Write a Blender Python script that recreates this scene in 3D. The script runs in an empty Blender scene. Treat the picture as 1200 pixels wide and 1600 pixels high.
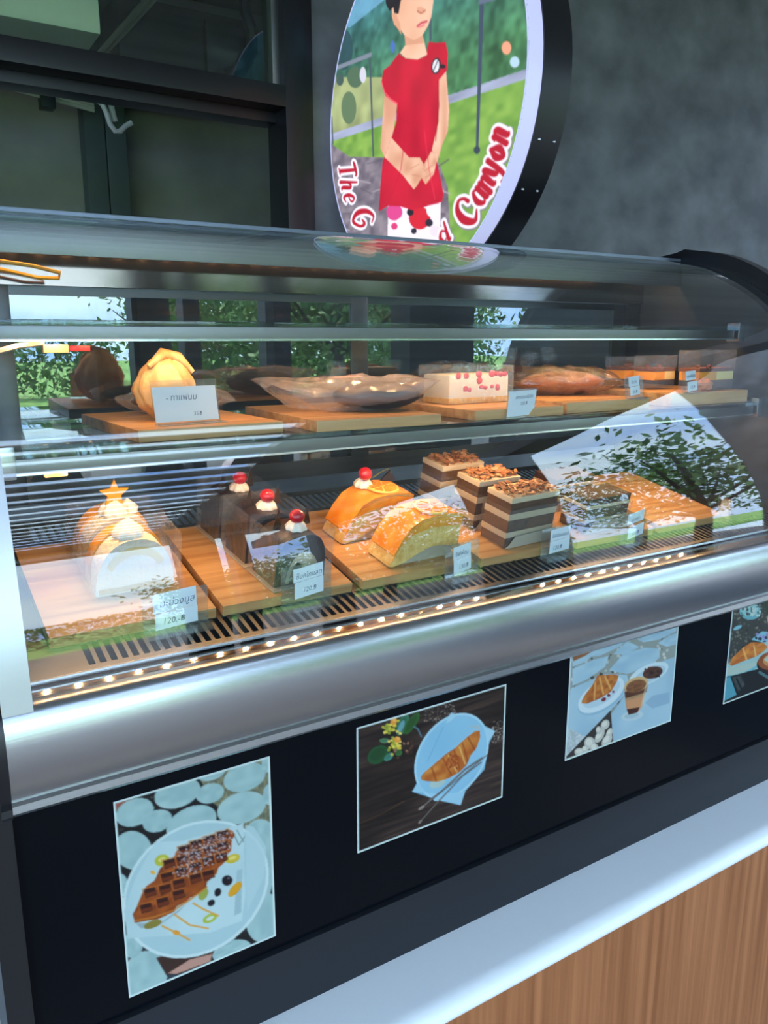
import bpy, bmesh, math, random
import numpy as np
from mathutils import Vector, Matrix

random.seed(7)
rng = np.random.default_rng(7)
SC = bpy.context.scene
COL = SC.collection

# ------------------------------------------------------------------ camera, sky, exposure
Z0 = 1.70                                   # height of the lens above the terrace floor
F_PX, HORIZON, VPX = 1240.0, 527.0, 2636.0
PITCH = math.atan((800 - HORIZON) / F_PX)
YAW = math.pi / 2 - math.atan((VPX - 600) / math.hypot(F_PX, 800 - HORIZON))
cam_d = bpy.data.cameras.new('camera')
cam_d.sensor_fit = 'VERTICAL'
cam_d.sensor_height = 36.0
cam_d.sensor_width = 27.0
cam_d.lens = F_PX / 1600 * 36.0
cam_d.clip_start = 0.02
cam = bpy.data.objects.new('camera', cam_d)
COL.objects.link(cam)
cam.location = (0, 0, Z0)
cam.rotation_euler = (math.pi / 2 - PITCH, 0, -YAW)
SC.camera = cam

SC.view_settings.view_transform = 'Standard'
SC.view_settings.look = 'None'
SC.view_settings.gamma = 1.0
SC.view_settings.use_curve_mapping = False
SC.view_settings.exposure = 0.34
SC.cycles.max_bounces = 10
SC.cycles.diffuse_bounces = 4
SC.cycles.glossy_bounces = 5
SC.cycles.transmission_bounces = 8
SC.cycles.transparent_max_bounces = 40
SC.cycles.sample_clamp_indirect = 6.0
SC.cycles.caustics_reflective = False
SC.cycles.caustics_refractive = False

world = bpy.data.worlds.new('sky')
SC.world = world
world.use_nodes = True
wn, wl = world.node_tree.nodes, world.node_tree.links
wn.clear()
w_out = wn.new('ShaderNodeOutputWorld')
w_bg = wn.new('ShaderNodeBackground')
w_tc = wn.new('ShaderNodeTexCoord')
w_map = wn.new('ShaderNodeMapping')
w_map.inputs['Scale'].default_value = (1.6, 1.6, 5.0)
w_noise = wn.new('ShaderNodeTexNoise')
w_noise.inputs['Scale'].default_value = 1.7
w_noise.inputs['Detail'].default_value = 6
w_noise.inputs['Roughness'].default_value = 0.55
w_ramp = wn.new('ShaderNodeValToRGB')
w_ramp.color_ramp.elements[0].position = 0.36
w_ramp.color_ramp.elements[0].color = (0.22, 0.42, 0.90, 1)
w_ramp.color_ramp.elements[1].position = 0.60
w_ramp.color_ramp.elements[1].color = (0.66, 0.85, 1.0, 1)
wl.new(w_tc.outputs['Generated'], w_map.inputs['Vector'])
wl.new(w_map.outputs['Vector'], w_noise.inputs['Vector'])
wl.new(w_noise.outputs['Fac'], w_ramp.inputs['Fac'])
wl.new(w_ramp.outputs['Color'], w_bg.inputs['Color'])
SKY = 6.5
w_bg.inputs['Strength'].default_value = SKY
wl.new(w_bg.outputs['Background'], w_out.inputs['Surface'])

sun_d = bpy.data.lights.new('sun', 'SUN'); sun_d.energy = 14.0; sun_d.angle = math.radians(14); sun_d.color = (1.0, 0.93, 0.82)
sun = bpy.data.objects.new('sun', sun_d); COL.objects.link(sun)
sun.location = (-4, -12, 12); sun.rotation_euler = (math.radians(30), math.radians(-14), 0)   # high sun over the lawn

# ------------------------------------------------------------------ picture-to-place arithmetic
_cp, _sp, _cy, _sy = math.cos(PITCH), math.sin(PITCH), math.cos(YAW), math.sin(YAW)
FW = np.array([_sy * _cp, _cy * _cp, -_sp])
RT = np.array([_cy, -_sy, 0.0])
UP = np.cross(RT, FW)
def ray(x, y):
    return FW + RT * (x - 600) / F_PX - UP * (y - 800) / F_PX
def at_y(x, y, Y):
    r = ray(x, y); return r * Y / r[1]
def at_x(x, y, X):
    r = ray(x, y); return r * X / r[0]

# ------------------------------------------------------------------ helpers
def lin(c):
    c = np.asarray(c, float) / 255.0
    return np.where(c <= 0.04045, c / 12.92, ((c + 0.055) / 1.055) ** 2.4)
def rgba(r, g, b):
    l = lin((r, g, b)); return (float(l[0]), float(l[1]), float(l[2]), 1.0)

MATS = {}
def mat(name, color=(0.5, 0.5, 0.5, 1), rough=0.5, metal=0.0, spec=0.5, noise=None, bump=None, emit=None,
        coat=0.0, sss=0.0, attr=None, attr_emit=None):
    """noise=(scale xyz, detail, color2, lo, hi); bump=(scale xyz, strength, distance)"""
    if name in MATS: return MATS[name]
    m = bpy.data.materials.new(name); m.use_nodes = True
    nt = m.node_tree; b = nt.nodes['Principled BSDF']
    b.inputs['Base Color'].default_value = color
    b.inputs['Roughness'].default_value = rough
    b.inputs['Metallic'].default_value = metal
    b.inputs['Specular IOR Level'].default_value = spec
    b.inputs['Coat Weight'].default_value = coat
    b.inputs['Coat Roughness'].default_value = 0.06
    if sss:
        b.inputs['Subsurface Weight'].default_value = sss
        b.inputs['Subsurface Radius'].default_value = (0.01, 0.006, 0.004)
    tc = nt.nodes.new('ShaderNodeTexCoord')
    def tex(scale, detail):
        mp = nt.nodes.new('ShaderNodeMapping'); mp.inputs['Scale'].default_value = scale
        nz = nt.nodes.new('ShaderNodeTexNoise'); nz.inputs['Scale'].default_value = 1.0
        nz.inputs['Detail'].default_value = detail
        nt.links.new(tc.outputs['Object'], mp.inputs['Vector']); nt.links.new(mp.outputs['Vector'], nz.inputs['Vector'])
        return nz
    if noise:
        sc, det, c2, lo, hi = noise
        nz = tex(sc, det)
        rp = nt.nodes.new('ShaderNodeValToRGB')
        rp.color_ramp.elements[0].position = lo; rp.color_ramp.elements[0].color = color
        rp.color_ramp.elements[1].position = hi; rp.color_ramp.elements[1].color = c2
        nt.links.new(nz.outputs['Fac'], rp.inputs['Fac']); nt.links.new(rp.outputs['Color'], b.inputs['Base Color'])
    if bump:
        sc, st, di = bump
        nz = tex(sc, 4)
        bp = nt.nodes.new('ShaderNodeBump'); bp.inputs['Strength'].default_value = st; bp.inputs['Distance'].default_value = di
        nt.links.new(nz.outputs['Fac'], bp.inputs['Height']); nt.links.new(bp.outputs['Normal'], b.inputs['Normal'])
    if emit:
        b.inputs['Emission Color'].default_value = emit[0]; b.inputs['Emission Strength'].default_value = emit[1]
    if attr:
        at = nt.nodes.new('ShaderNodeAttribute'); at.attribute_name = attr
        nt.links.new(at.outputs['Color'], b.inputs['Base Color'])
    if attr_emit:
        at = nt.nodes.new('ShaderNodeAttribute'); at.attribute_name = attr_emit[0]
        b.inputs['Base Color'].default_value = (0.02, 0.02, 0.02, 1)
        nt.links.new(at.outputs['Color'], b.inputs['Emission Color']); b.inputs['Emission Strength'].default_value = attr_emit[1]
    MATS[name] = m
    return m

def glass(name, tint=(0.93, 0.97, 0.96), r0=0.045, rough=0.0, bump=None, power=5.0, haze=0.0, haze_color=(1, 1, 1)):
    """thin clear sheet: straight-through light plus a mirror share that grows at grazing angles"""
    if name in MATS: return MATS[name]
    m = bpy.data.materials.new(name); m.use_nodes = True
    nt = m.node_tree; nt.nodes.clear()
    out = nt.nodes.new('ShaderNodeOutputMaterial'); mix = nt.nodes.new('ShaderNodeMixShader')
    tr = nt.nodes.new('ShaderNodeBsdfTransparent'); tr.inputs['Color'].default_value = (*tint, 1)
    gl = nt.nodes.new('ShaderNodeBsdfGlossy'); gl.inputs['Roughness'].default_value = rough
    gl.inputs['Color'].default_value = (1, 1, 1, 1)
    lw = nt.nodes.new('ShaderNodeLayerWeight'); lw.inputs['Blend'].default_value = 0.5
    pw = nt.nodes.new('ShaderNodeMath'); pw.operation = 'POWER'; pw.inputs[1].default_value = power
    ma = nt.nodes.new('ShaderNodeMath'); ma.operation = 'MULTIPLY_ADD'
    ma.inputs[1].default_value = 1 - r0; ma.inputs[2].default_value = r0
    nt.links.new(lw.outputs['Facing'], pw.inputs[0]); nt.links.new(pw.outputs[0], ma.inputs[0])
    nt.links.new(ma.outputs[0], mix.inputs['Fac'])
    if haze:
        df = nt.nodes.new('ShaderNodeBsdfDiffuse'); df.inputs['Color'].default_value = (*haze_color, 1); hm = nt.nodes.new('ShaderNodeMixShader'); hm.inputs['Fac'].default_value = haze
        nt.links.new(tr.outputs[0], hm.inputs[1]); nt.links.new(df.outputs[0], hm.inputs[2]); nt.links.new(hm.outputs[0], mix.inputs[1])
    else: nt.links.new(tr.outputs[0], mix.inputs[1])
    nt.links.new(gl.outputs[0], mix.inputs[2])
    nt.links.new(mix.outputs[0], out.inputs['Surface'])
    if bump:
        tc = nt.nodes.new('ShaderNodeTexCoord'); mp = nt.nodes.new('ShaderNodeMapping'); mp.inputs['Scale'].default_value = bump[0]
        nz = nt.nodes.new('ShaderNodeTexNoise'); nz.inputs['Scale'].default_value = 1; nz.inputs['Detail'].default_value = 3
        bp = nt.nodes.new('ShaderNodeBump'); bp.inputs['Strength'].default_value = bump[1]; bp.inputs['Distance'].default_value = bump[2]
        nt.links.new(tc.outputs['Object'], mp.inputs['Vector']); nt.links.new(mp.outputs['Vector'], nz.inputs['Vector'])
        nt.links.new(nz.outputs['Fac'], bp.inputs['Height'])
        nt.links.new(bp.outputs['Normal'], gl.inputs['Normal']); nt.links.new(bp.outputs['Normal'], lw.inputs['Normal'])
    MATS[name] = m
    return m

class MB:
    """collects faces and links them as one mesh object"""
    def __init__(s): s.v = []; s.f = []
    def add(s, vs, fs):
        n = len(s.v); s.v += [tuple(map(float, p)) for p in vs]; s.f += [tuple(i + n for i in f) for f in fs]; return s
    def box(s, x0, x1, y0, y1, z0, z1, b=0.0):
        if b <= 0:
            vs = [(x, y, z) for x in (x0, x1) for y in (y0, y1) for z in (z0, z1)]
            return s.add(vs, [(0, 1, 3, 2), (4, 6, 7, 5), (0, 4, 5, 1), (2, 3, 7, 6), (0, 2, 6, 4), (1, 5, 7, 3)])
        bm = bmesh.new(); bmesh.ops.create_cube(bm, size=1)
        for v in bm.verts:
            v.co = Vector(((x0 + x1) / 2 + v.co.x * (x1 - x0), (y0 + y1) / 2 + v.co.y * (y1 - y0), (z0 + z1) / 2 + v.co.z * (z1 - z0)))
        bmesh.ops.bevel(bm, geom=bm.edges[:], offset=b, segments=2, affect='EDGES', profile=0.7)
        return s.bm(bm)
    def bm(s, bm):
        bm.verts.index_update(); s.add([v.co for v in bm.verts], [[v.index for v in f.verts] for f in bm.faces]); bm.free(); return s
    def prism_x(s, prof, x0, x1):             # closed (y,z) outline swept along x
        n = len(prof); vs = [(x0, p[0], p[1]) for p in prof] + [(x1, p[0], p[1]) for p in prof]
        fs = [(i, (i + 1) % n, n + (i + 1) % n, n + i) for i in range(n)] + [tuple(range(n))[::-1], tuple(range(n, 2 * n))]
        return s.add(vs, fs)
    def prism_y(s, prof, y0, y1):             # closed (x,z) outline swept along y
        n = len(prof); vs = [(p[0], y0, p[1]) for p in prof] + [(p[0], y1, p[1]) for p in prof]
        fs = [((i + 1) % n, i, n + i, n + (i + 1) % n) for i in range(n)] + [tuple(range(n)), tuple(range(n, 2 * n))[::-1]]
        return s.add(vs, fs)
    def prism_z(s, prof, z0, z1):
        n = len(prof); vs = [(p[0], p[1], z0) for p in prof] + [(p[0], p[1], z1) for p in prof]
        fs = [(i, (i + 1) % n, n + (i + 1) % n, n + i) for i in range(n)] + [tuple(range(n))[::-1], tuple(range(n, 2 * n))]
        return s.add(vs, fs)
    def tube(s, path, r, k=8):
        P = [Vector(p) for p in path]; n = len(P); rr = r if hasattr(r, '__len__') else [r] * n
        vs = []; prev = None
        for i, p in enumerate(P):
            t = (P[min(i + 1, n - 1)] - P[max(i - 1, 0)]).normalized()
            a = Vector((0, 0, 1)) if abs(t.z) < .9 else Vector((1, 0, 0))
            if prev is not None: u = (prev - t * prev.dot(t)).normalized()
            else: u = (a - t * a.dot(t)).normalized()
            prev = u; w = t.cross(u)
            vs += [p + (u * math.cos(2 * math.pi * j / k) + w * math.sin(2 * math.pi * j / k)) * rr[i] for j in range(k)]
        fs = [(i * k + j, i * k + (j + 1) % k, (i + 1) * k + (j + 1) % k, (i + 1) * k + j) for i in range(n - 1) for j in range(k)]
        fs += [tuple(range(k))[::-1], tuple(range((n - 1) * k, n * k))]
        return s.add(vs, fs)
    def lathe(s, prof, k=20, c=(0, 0, 0), ripple=0.0, nr=8):   # (r,z) profile about z
        n = len(prof); vs = []
        for r, z in prof:
            for j in range(k):
                a = 2 * math.pi * j / k; q = r * (1 + ripple * math.cos(nr * a + z * 60))
                vs.append((c[0] + q * math.cos(a), c[1] + q * math.sin(a), c[2] + z))
        fs = [(i * k + j, i * k + (j + 1) % k, (i + 1) * k + (j + 1) % k, (i + 1) * k + j) for i in range(n - 1) for j in range(k)]
        fs += [tuple(range(k))[::-1], tuple(range((n - 1) * k, n * k))]
        return s.add(vs, fs)
    def blob(s, c, r, n=14, m=9, jit=0.0, seed=0, shape=None):
        g = random.Random(seed); vs = [(c[0], c[1], c[2] - r[2])]
        for i in range(1, m):
            th = math.pi * i / m
            for j in range(n):
                ph = 2 * math.pi * j / n; q = 1 + g.uniform(-jit, jit)
                d = (math.sin(th) * math.cos(ph) * q, math.sin(th) * math.sin(ph) * q, -math.cos(th) * q)
                if shape: d = shape(*d)
                vs.append((c[0] + r[0] * d[0], c[1] + r[1] * d[1], c[2] + r[2] * d[2]))
        vs.append((c[0], c[1], c[2] + r[2])); t = len(vs) - 1
        fs = [(0, 1 + (j + 1) % n, 1 + j) for j in range(n)]
        fs += [(1 + i * n + j, 1 + i * n + (j + 1) % n, 1 + (i + 1) * n + (j + 1) % n, 1 + (i + 1) * n + j) for i in range(m - 2) for j in range(n)]
        fs += [(t, 1 + (m - 2) * n + j, 1 + (m - 2) * n + (j + 1) % n) for j in range(n)]
        return s.add(vs, fs)
    def build(s, name, material, parent=None, world=True, smooth=35, subsurf=0):
        """world=True: vertices are place coordinates with z measured from lens height"""
        me = bpy.data.meshes.new(name)
        vs = np.array(s.v, float)
        off = np.zeros(3)
        if world: vs = vs + np.array([0, 0, Z0])
        me.from_pydata([tuple(p) for p in vs], [], s.f)
        me.materials.append(material)
        bm = bmesh.new(); bm.from_mesh(me); bmesh.ops.recalc_face_normals(bm, faces=bm.faces[:]); bm.to_mesh(me); bm.free()
        if smooth:
            me.polygons.foreach_set('use_smooth', [True] * len(me.polygons))
            me.set_sharp_from_angle(angle=math.radians(smooth))
        me.update()
        o = bpy.data.objects.new(name, me); COL.objects.link(o)
        if subsurf:
            md = o.modifiers.new('subdivision', 'SUBSURF'); md.levels = subsurf; md.render_levels = subsurf
        if parent is not None:
            o.parent = parent
            if world:
                p = parent; base = Vector((0, 0, 0))
                while p: base += p.location; p = p.parent
                o.location = -base
        return o

def thing(name, label, category, loc, rot=(0, 0, 0), group=None, kind=None):
    o = bpy.data.objects.new(name, None); COL.objects.link(o)
    o.empty_display_size = 0.05
    o.location = (loc[0], loc[1], loc[2] + Z0); o.rotation_euler = rot
    return tag(o, label, category, group, kind)
def tag(o, label=None, category=None, group=None, kind=None):
    if label: o['label'] = label
    if category: o['category'] = category
    if group: o['group'] = group
    if kind: o['kind'] = kind
    return o
def plab(o, label): o['label'] = label; return o
def copy_tree(o, parent=None):
    c = o.copy(); COL.objects.link(c); c.parent = parent
    for ch in [x for x in SC.objects if x.parent == o]: copy_tree(ch, c)
    return c

_txt = None
def text_mesh(body, size, shear=0.15, align='CENTER', bold=0.0):
    c = bpy.data.curves.new('lettering', 'FONT'); c.body = body; c.size = size; c.shear = shear; c.align_x = align
    c.resolution_u = 2; c.offset = bold
    o = bpy.data.objects.new('lettering', c); COL.objects.link(o)
    bpy.context.view_layer.update()
    me = bpy.data.meshes.new_from_object(o.evaluated_get(bpy.context.evaluated_depsgraph_get()))
    vs = np.array([tuple(v.co) for v in me.vertices]); fs = [tuple(p.vertices) for p in me.polygons]
    bpy.data.objects.remove(o); bpy.data.curves.remove(c); bpy.data.meshes.remove(me)
    return vs, fs

# ------------------------------------------------------------------ materials
M_conc = mat('polished_concrete', rgba(88, 90, 92), 0.5, noise=((4.5, 4.5, 6.0), 12, rgba(122, 124, 127), 0.36, 0.66), bump=((9, 9, 9), 0.12, 0.01))
M_conc_in = mat('dark_concrete', rgba(132, 130, 122), 0.8, noise=((1.6, 1.6, 1.6), 9, rgba(176, 172, 160), 0.35, 0.7))
M_blackmet = mat('black_powder_coat', rgba(18, 18, 22), 0.35)
M_blackgloss = mat('black_gloss_panel', (0.003, 0.004, 0.006, 1), 0.06, spec=0.09, bump=((3, 3, 3), 0.02, 0.01))
M_blacksatin = mat('black_satin', rgba(30, 32, 36), 0.45, spec=0.3)
M_steel = mat('brushed_steel', (0.46, 0.48, 0.50, 1), 0.25, 1.0, bump=((1.5, 420, 420), 0.05, 0.001))
M_steel_pol = mat('polished_steel', (0.62, 0.60, 0.57, 1), 0.05, 1.0, bump=((18, 60, 60), 0.06, 0.002))
M_steel_dull = mat('dull_steel', (0.22, 0.22, 0.215, 1), 0.34, 1.0)
M_darksteel = mat('dark_steel', (0.07, 0.075, 0.08, 1), 0.28, 0.9)
M_case_in = mat('case_lining', rgba(58, 62, 66), 0.4, 0.3)
M_glass = glass('curved_glass', (0.955, 0.975, 0.97), 0.040)
M_shelfglass = glass('shelf_glass', (0.80, 0.88, 0.87), 0.04)
M_mirrorglass = glass('reflective_door_glass', (0.45, 0.5, 0.5), 0.16)
M_winglass = glass('green_window_glass', (0.76, 0.88, 0.81), 0.05)
M_acryl = glass('clear_acrylic', (0.90, 0.955, 0.94), 0.09, 0.02, haze=0.04)
M_wrap = glass('clear_wrap', (0.97, 0.975, 0.975), 0.09, 0.07, bump=((45, 45, 45), 0.6, 0.010), haze=0.04)
M_bag = glass('crinkled_bag', (0.97, 0.95, 0.95), 0.05, 0.16, bump=((38, 38, 60), 0.6, 0.006), haze=0.17, haze_color=(.95, .84, .82))
M_bagb = glass('brown_tinted_bag', (0.88, 0.76, 0.66), 0.14, 0.10, bump=((40, 60, 60), 1.0, 0.016), haze=0.08, haze_color=(.5, .3, .2))
M_white = mat('white_solid_surface', rgba(243, 246, 245), 0.28)
M_wood = mat('teak_laminate', rgba(142, 84, 46), 0.42, noise=((60, 60, 1.2), 6, rgba(178, 114, 70), 0.35, 0.66))
M_board = mat('pine_board', rgba(206, 160, 106), 0.38, noise=((3, 55, 55), 4, rgba(178, 128, 78), 0.42, 0.62))
M_paper = mat('white_card', rgba(226, 233, 236), 0.6)
M_ink = mat('grey_ink', rgba(96, 104, 128), 0.7)
M_choc = mat('dark_chocolate', rgba(44, 28, 24), 0.35, bump=((60, 60, 60), 0.4, 0.003))
M_choc2 = mat('chocolate_sponge', rgba(70, 46, 34), 0.8, bump=((160, 160, 160), 0.6, 0.003))
M_cream = mat('whipped_cream', rgba(240, 232, 216), 0.5, sss=0.15)
M_coco = mat('coconut_cream', rgba(236, 228, 210), 0.7, bump=((130, 130, 130), 0.7, 0.004))
M_mango = mat('mango_glaze', rgba(236, 164, 52), 0.2, coat=0.3)
M_sponge = mat('yellow_sponge', rgba(232, 194, 120), 0.8, noise=((90, 90, 90), 4, rgba(214, 164, 84), 0.4, 0.65), bump=((140, 140, 140), 0.5, 0.003))
M_crumb = mat('toasted_crumb', rgba(206, 172, 106), 0.8, bump=((120, 120, 120), 0.8, 0.005))
M_orange = mat('orange_glaze', rgba(238, 138, 42), 0.16, noise=((30, 30, 30), 3, rgba(246, 168, 66), 0.4, 0.65), coat=0.4)
M_rind = mat('orange_rind', rgba(246, 196, 96), 0.35)
M_red = mat('glossy_cherry', rgba(186, 22, 40), 0.15, coat=0.4)
M_kraft = mat('cake_paper', rgba(176, 164, 146), 0.7)
M_leaf_s = mat('mint_leaf', rgba(92, 104, 62), 0.5)
M_almond = mat('toasted_almond', rgba(150, 96, 62), 0.5, noise=((60, 60, 60), 2, rgba(196, 146, 104), 0.4, 0.6))
M_coffee = mat('coffee_sponge', rgba(92, 66, 48), 0.85, bump=((150, 150, 150), 0.6, 0.003))
M_icing = mat('coffee_cream', rgba(206, 188, 156), 0.6)
M_bun = mat('golden_pastry', rgba(214, 160, 96), 0.5, noise=((40, 40, 25), 4, rgba(238, 202, 142), 0.4, 0.62), bump=((60, 60, 30), 0.6, 0.006))
M_plum = mat('dark_plum_loaf', rgba(34, 29, 40), 0.5, bump=((40, 40, 40), 0.3, 0.004))
M_brown = mat('brown_loaf', rgba(136, 78, 44), 0.5, noise=((30, 30, 30), 3, rgba(172, 108, 66), 0.4, 0.6), bump=((40, 40, 40), 0.6, 0.006))
M_custard = mat('orange_custard', rgba(236, 160, 70), 0.4)
M_vanilla = mat('vanilla_layer', rgba(232, 208, 140), 0.5)
M_cocoa = mat('cocoa_powder', rgba(112, 60, 40), 0.9, bump=((90, 90, 90), 0.8, 0.004))
M_pink = mat('strawberry_pink', rgba(220, 84, 108), 0.4)
M_whitewire = mat('white_cable', rgba(206, 204, 192), 0.4)
M_yellowwire = mat('yellow_cable', rgba(224, 160, 40), 0.4)
M_redplug = mat('red_connector', rgba(190, 40, 40), 0.4)
M_led = mat('led_chip', (1, 0.8, 0.5, 1), 0.4, emit=((1.0, 0.55, 0.20, 1), 18.0))
M_leaf = mat('tree_leaf', rgba(66, 104, 46), 0.6, noise=((0.6, 0.6, 0.6), 3, rgba(112, 150, 66), 0.35, 0.65))
M_bark = mat('tree_bark', rgba(58, 52, 46), 0.9)
M_grass = mat('lawn', rgba(104, 150, 66), 0.9, noise=((2, 2, 2), 5, rgba(140, 176, 84), 0.4, 0.6))
M_paving = mat('terrace_paving', rgba(100, 98, 98), 0.85, noise=((1, 1, 1), 5, rgba(82, 80, 82), 0.4, 0.6))
M_canopy = mat('pale_canopy', rgba(198, 200, 198), 0.7, noise=((.6, 7, 1), 3, rgba(168, 172, 172), 0.4, 0.6))

# ------------------------------------------------------------------ the setting
COUNTER_Z = -1.003
def struct(name, mb, m, label, smooth=0):
    o = mb.build(name, m, None, True, smooth); tag(o, label, None, None, 'structure'); return o
struct('floor', MB().box(-14, 16, -13.0, 2.5, -1.80, -1.70), M_paving, 'pale paved terrace floor in front of the counter')
struct('ground', MB().box(-50, 50, -60, -13.0, -1.9, -1.74), M_grass, 'green lawn beyond the terrace, mirrored in the glass')
WY = 2.40                                     # face of the back wall
MX0, MX1 = 1.121, 1.226                       # mullion
struct('wall_back', MB().box(MX1, 6.2, WY, WY + .14, -1.7, 1.6).box(-3.2, MX1, WY, WY + .14, -1.7, -0.2).box(-3.2, MX1, WY, WY + .14, 1.22, 1.6).box(-6, -3.2, WY, WY + .14, -1.7, 1.6),
       M_conc, 'mottled dark grey polished concrete wall behind the display case')
struct('wall_right', MB().box(6.0, 6.2, -2.06, WY, -1.7, 2.6), M_conc, 'dark concrete side wall far right of the terrace')
w1 = thing('window_1', 'black framed service window with a green glass top light', None, (0, WY, -0.2), kind='structure')
MB().box(MX0, MX1 - .035, WY - .045, WY + .09, -.2, 1.25, .004).build('mullion', M_blackmet, w1)
MB().box(MX1 - .034, MX1, WY - .02, WY + .09, -.2, 1.25, .003).build('frame_jamb', M_blackmet, w1)
MB().box(-3.2, MX0, WY - .05, WY + .02, .675, .735, .004).build('transom', M_blackmet, w1)
MB().box(-3.2, MX0, WY + .022, WY + .10, .645, .700, .004).build('transom_back_rail', M_blackmet, w1)
MB().box(-3.2, MX0, WY - .02, WY + .09, 1.19, 1.25, .004).build('head_rail', M_blackmet, w1)
MB().box(MX0 - .024, MX0 + .001, WY - .01, WY + .05, .736, 1.19, .002).build('glazing_bead', M_steel_dull, w1)
MB().box(-3.2, MX0 - .024, WY + .02, WY + .026, .735, 1.19).build('pane', M_winglass, w1)
# the dim room behind the service window
struct('wall_interior', MB().box(-4, 4, 4.2, 4.3, -1.7, 1.7), M_conc_in, 'dim grey wall of the room behind the service window')
struct('wall_interior_side', MB().box(3.2, 3.3, WY + .14, 4.2, -1.7, 1.7).box(-3.7, -3.6, WY + .14, 4.2, -1.7, 1.7), M_conc_in, 'side walls of the room behind the service window')
struct('ceiling', MB().box(-4, 4, WY + .14, 4.3, 1.62, 1.7), M_conc_in, 'concrete ceiling slab of the room behind the service window')
struct('floor_interior', MB().box(-4, 4, WY + .14, 4.3, -1.8, -1.7), M_conc_in, 'floor of the room behind the service window')
tag(MB().box(-2.5, .74, 2.95, 3.25, .975, 1.62, .01).build('ceiling_beam', mat('pale_plaster', rgba(214, 222, 206), .8)), 'pale plastered ceiling beam seen through the top light', None, None, 'structure')
cl = thing('steel_column', 'grey boxed column with a centre seam inside the service window', 'column', (1.01, 4.14, -1.7))
MB().box(.92, 1.012, 4.09, 4.2, -1.7, 1.62, .004).build('column_panel', mat('grey_paint', rgba(84, 94, 90), .6), cl)
MB().box(1.016, 1.11, 4.09, 4.2, -1.7, 1.62, .004).build('column_panel', MATS['grey_paint'], cl)
ac = thing('ceiling_duct', 'black box unit hanging from the ceiling behind the top light', 'duct', (1.35, 3.95, 1.06))
MB().box(1.03, 1.66, 3.82, 4.08, 1.06, 1.44, .01).build('duct_body', M_blackmet, ac)
MB().box(1.42, 1.60, 3.80, 3.82, 1.18, 1.40, .006).build('duct_grille', M_darksteel, ac)
MB().tube([(1.60, 3.77, 1.6), (1.60, 3.77, 1.46), (1.63, 3.77, 1.38), (1.63, 3.77, 1.30), (1.58, 3.77, 1.22), (1.50, 3.79, 1.18)], .028, 8).build('hose', M_blackmet, ac)
pp = thing('ceiling_conduit', 'pale conduit pipe running back along the ceiling above the transom', 'pipe', (1.0, 3.4, 1.2))
MB().tube([(1.02, 2.7, 1.235), (1.0, 3.3, 1.235), (.98, 4.15, 1.235)], .012, 8).build('pipe', M_whitewire, pp)
MB().tube([(1.045, 2.7, 1.235), (1.025, 3.3, 1.235), (1.005, 4.15, 1.235)], .008, 8).build('pipe', M_whitewire, pp)
tr_ = thing('cable_tray', 'bundle of pale cables on a tray under the transom', 'cable tray', (.75, 4.0, 1.0))
for k in range(3):
    MB().tube([(.3, 4.0, 1.075 + k * .02), (.62, 4.0, 1.04 + k * .018), (.95, 4.0, 1.0 + k * .012)], .007, 6).build('cable', M_whitewire, tr_)
MB().box(.72, .78, 3.96, 4.04, .98, 1.09, .004).build('tray_bracket', M_blackmet, tr_)
wc = thing('hanging_cable', 'white cable looping down below the transom', 'cable', (.85, 3.3, .75))
pts = [at_y(x, y, 3.3) for x, y in ((140, 156), (150, 156), (160, 163), (167, 178), (172, 194), (180, 205), (188, 205), (196, 197), (206, 192))]
MB().tube(pts, .010, 8).build('cable', M_whitewire, wc)
pts = [at_y(x, y, 3.32) for x, y in ((172, 150), (173, 163), (176, 176), (180, 190))]
MB().tube(pts, .011, 8).build('corrugated_sleeve', M_whitewire, wc)
# canopy over the terrace, and what stands beyond it (all of it mirrored in the glass)
CZ = 1.46
roof = struct('canopy_roof', MB().box(1.95, 4.05, -6.7, WY, CZ, CZ + .06).box(-5.5, 1.95, -1.5, WY, CZ, CZ + .06).box(-5.5, 1.95, -6.7, -6.5, CZ, CZ + .06), M_canopy, 'pale canopy roof over the terrace with a slatted bay')
yy = -1.62
while yy > -6.45:
    MB().box(-5.5, 1.95, yy - .13, yy, CZ + .01, CZ + .02).build('canopy_slat', M_canopy, roof, True, 0); yy -= .21
struct('canopy_beam', MB().box(4.36, 4.76, -9.0, WY, CZ, CZ + .24), M_blacksatin, 'dark edge beam of the canopy')
struct('canopy_post', MB().box(4.02, 4.74, -3.30, -2.98, -1.7, CZ), M_blacksatin, 'dark post carrying the edge beam of the canopy')
struct('canopy_rafter', MB().box(-5.5, 4.05, -5.5, -5.35, CZ - .16, CZ), M_blacksatin, 'dark cross rafter under the canopy')
for k, (xx, ww) in enumerate(((2.50, .44), (3.10, .20), (4.15, .34))):
    struct('canopy_post', MB().box(xx, xx + ww, -6.7, -6.45, -1.7, CZ), M_blacksatin, ['broad dark post at the front of the terrace', 'slim dark post at the front of the terrace', 'dark corner post at the front of the terrace'][k])

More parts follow.
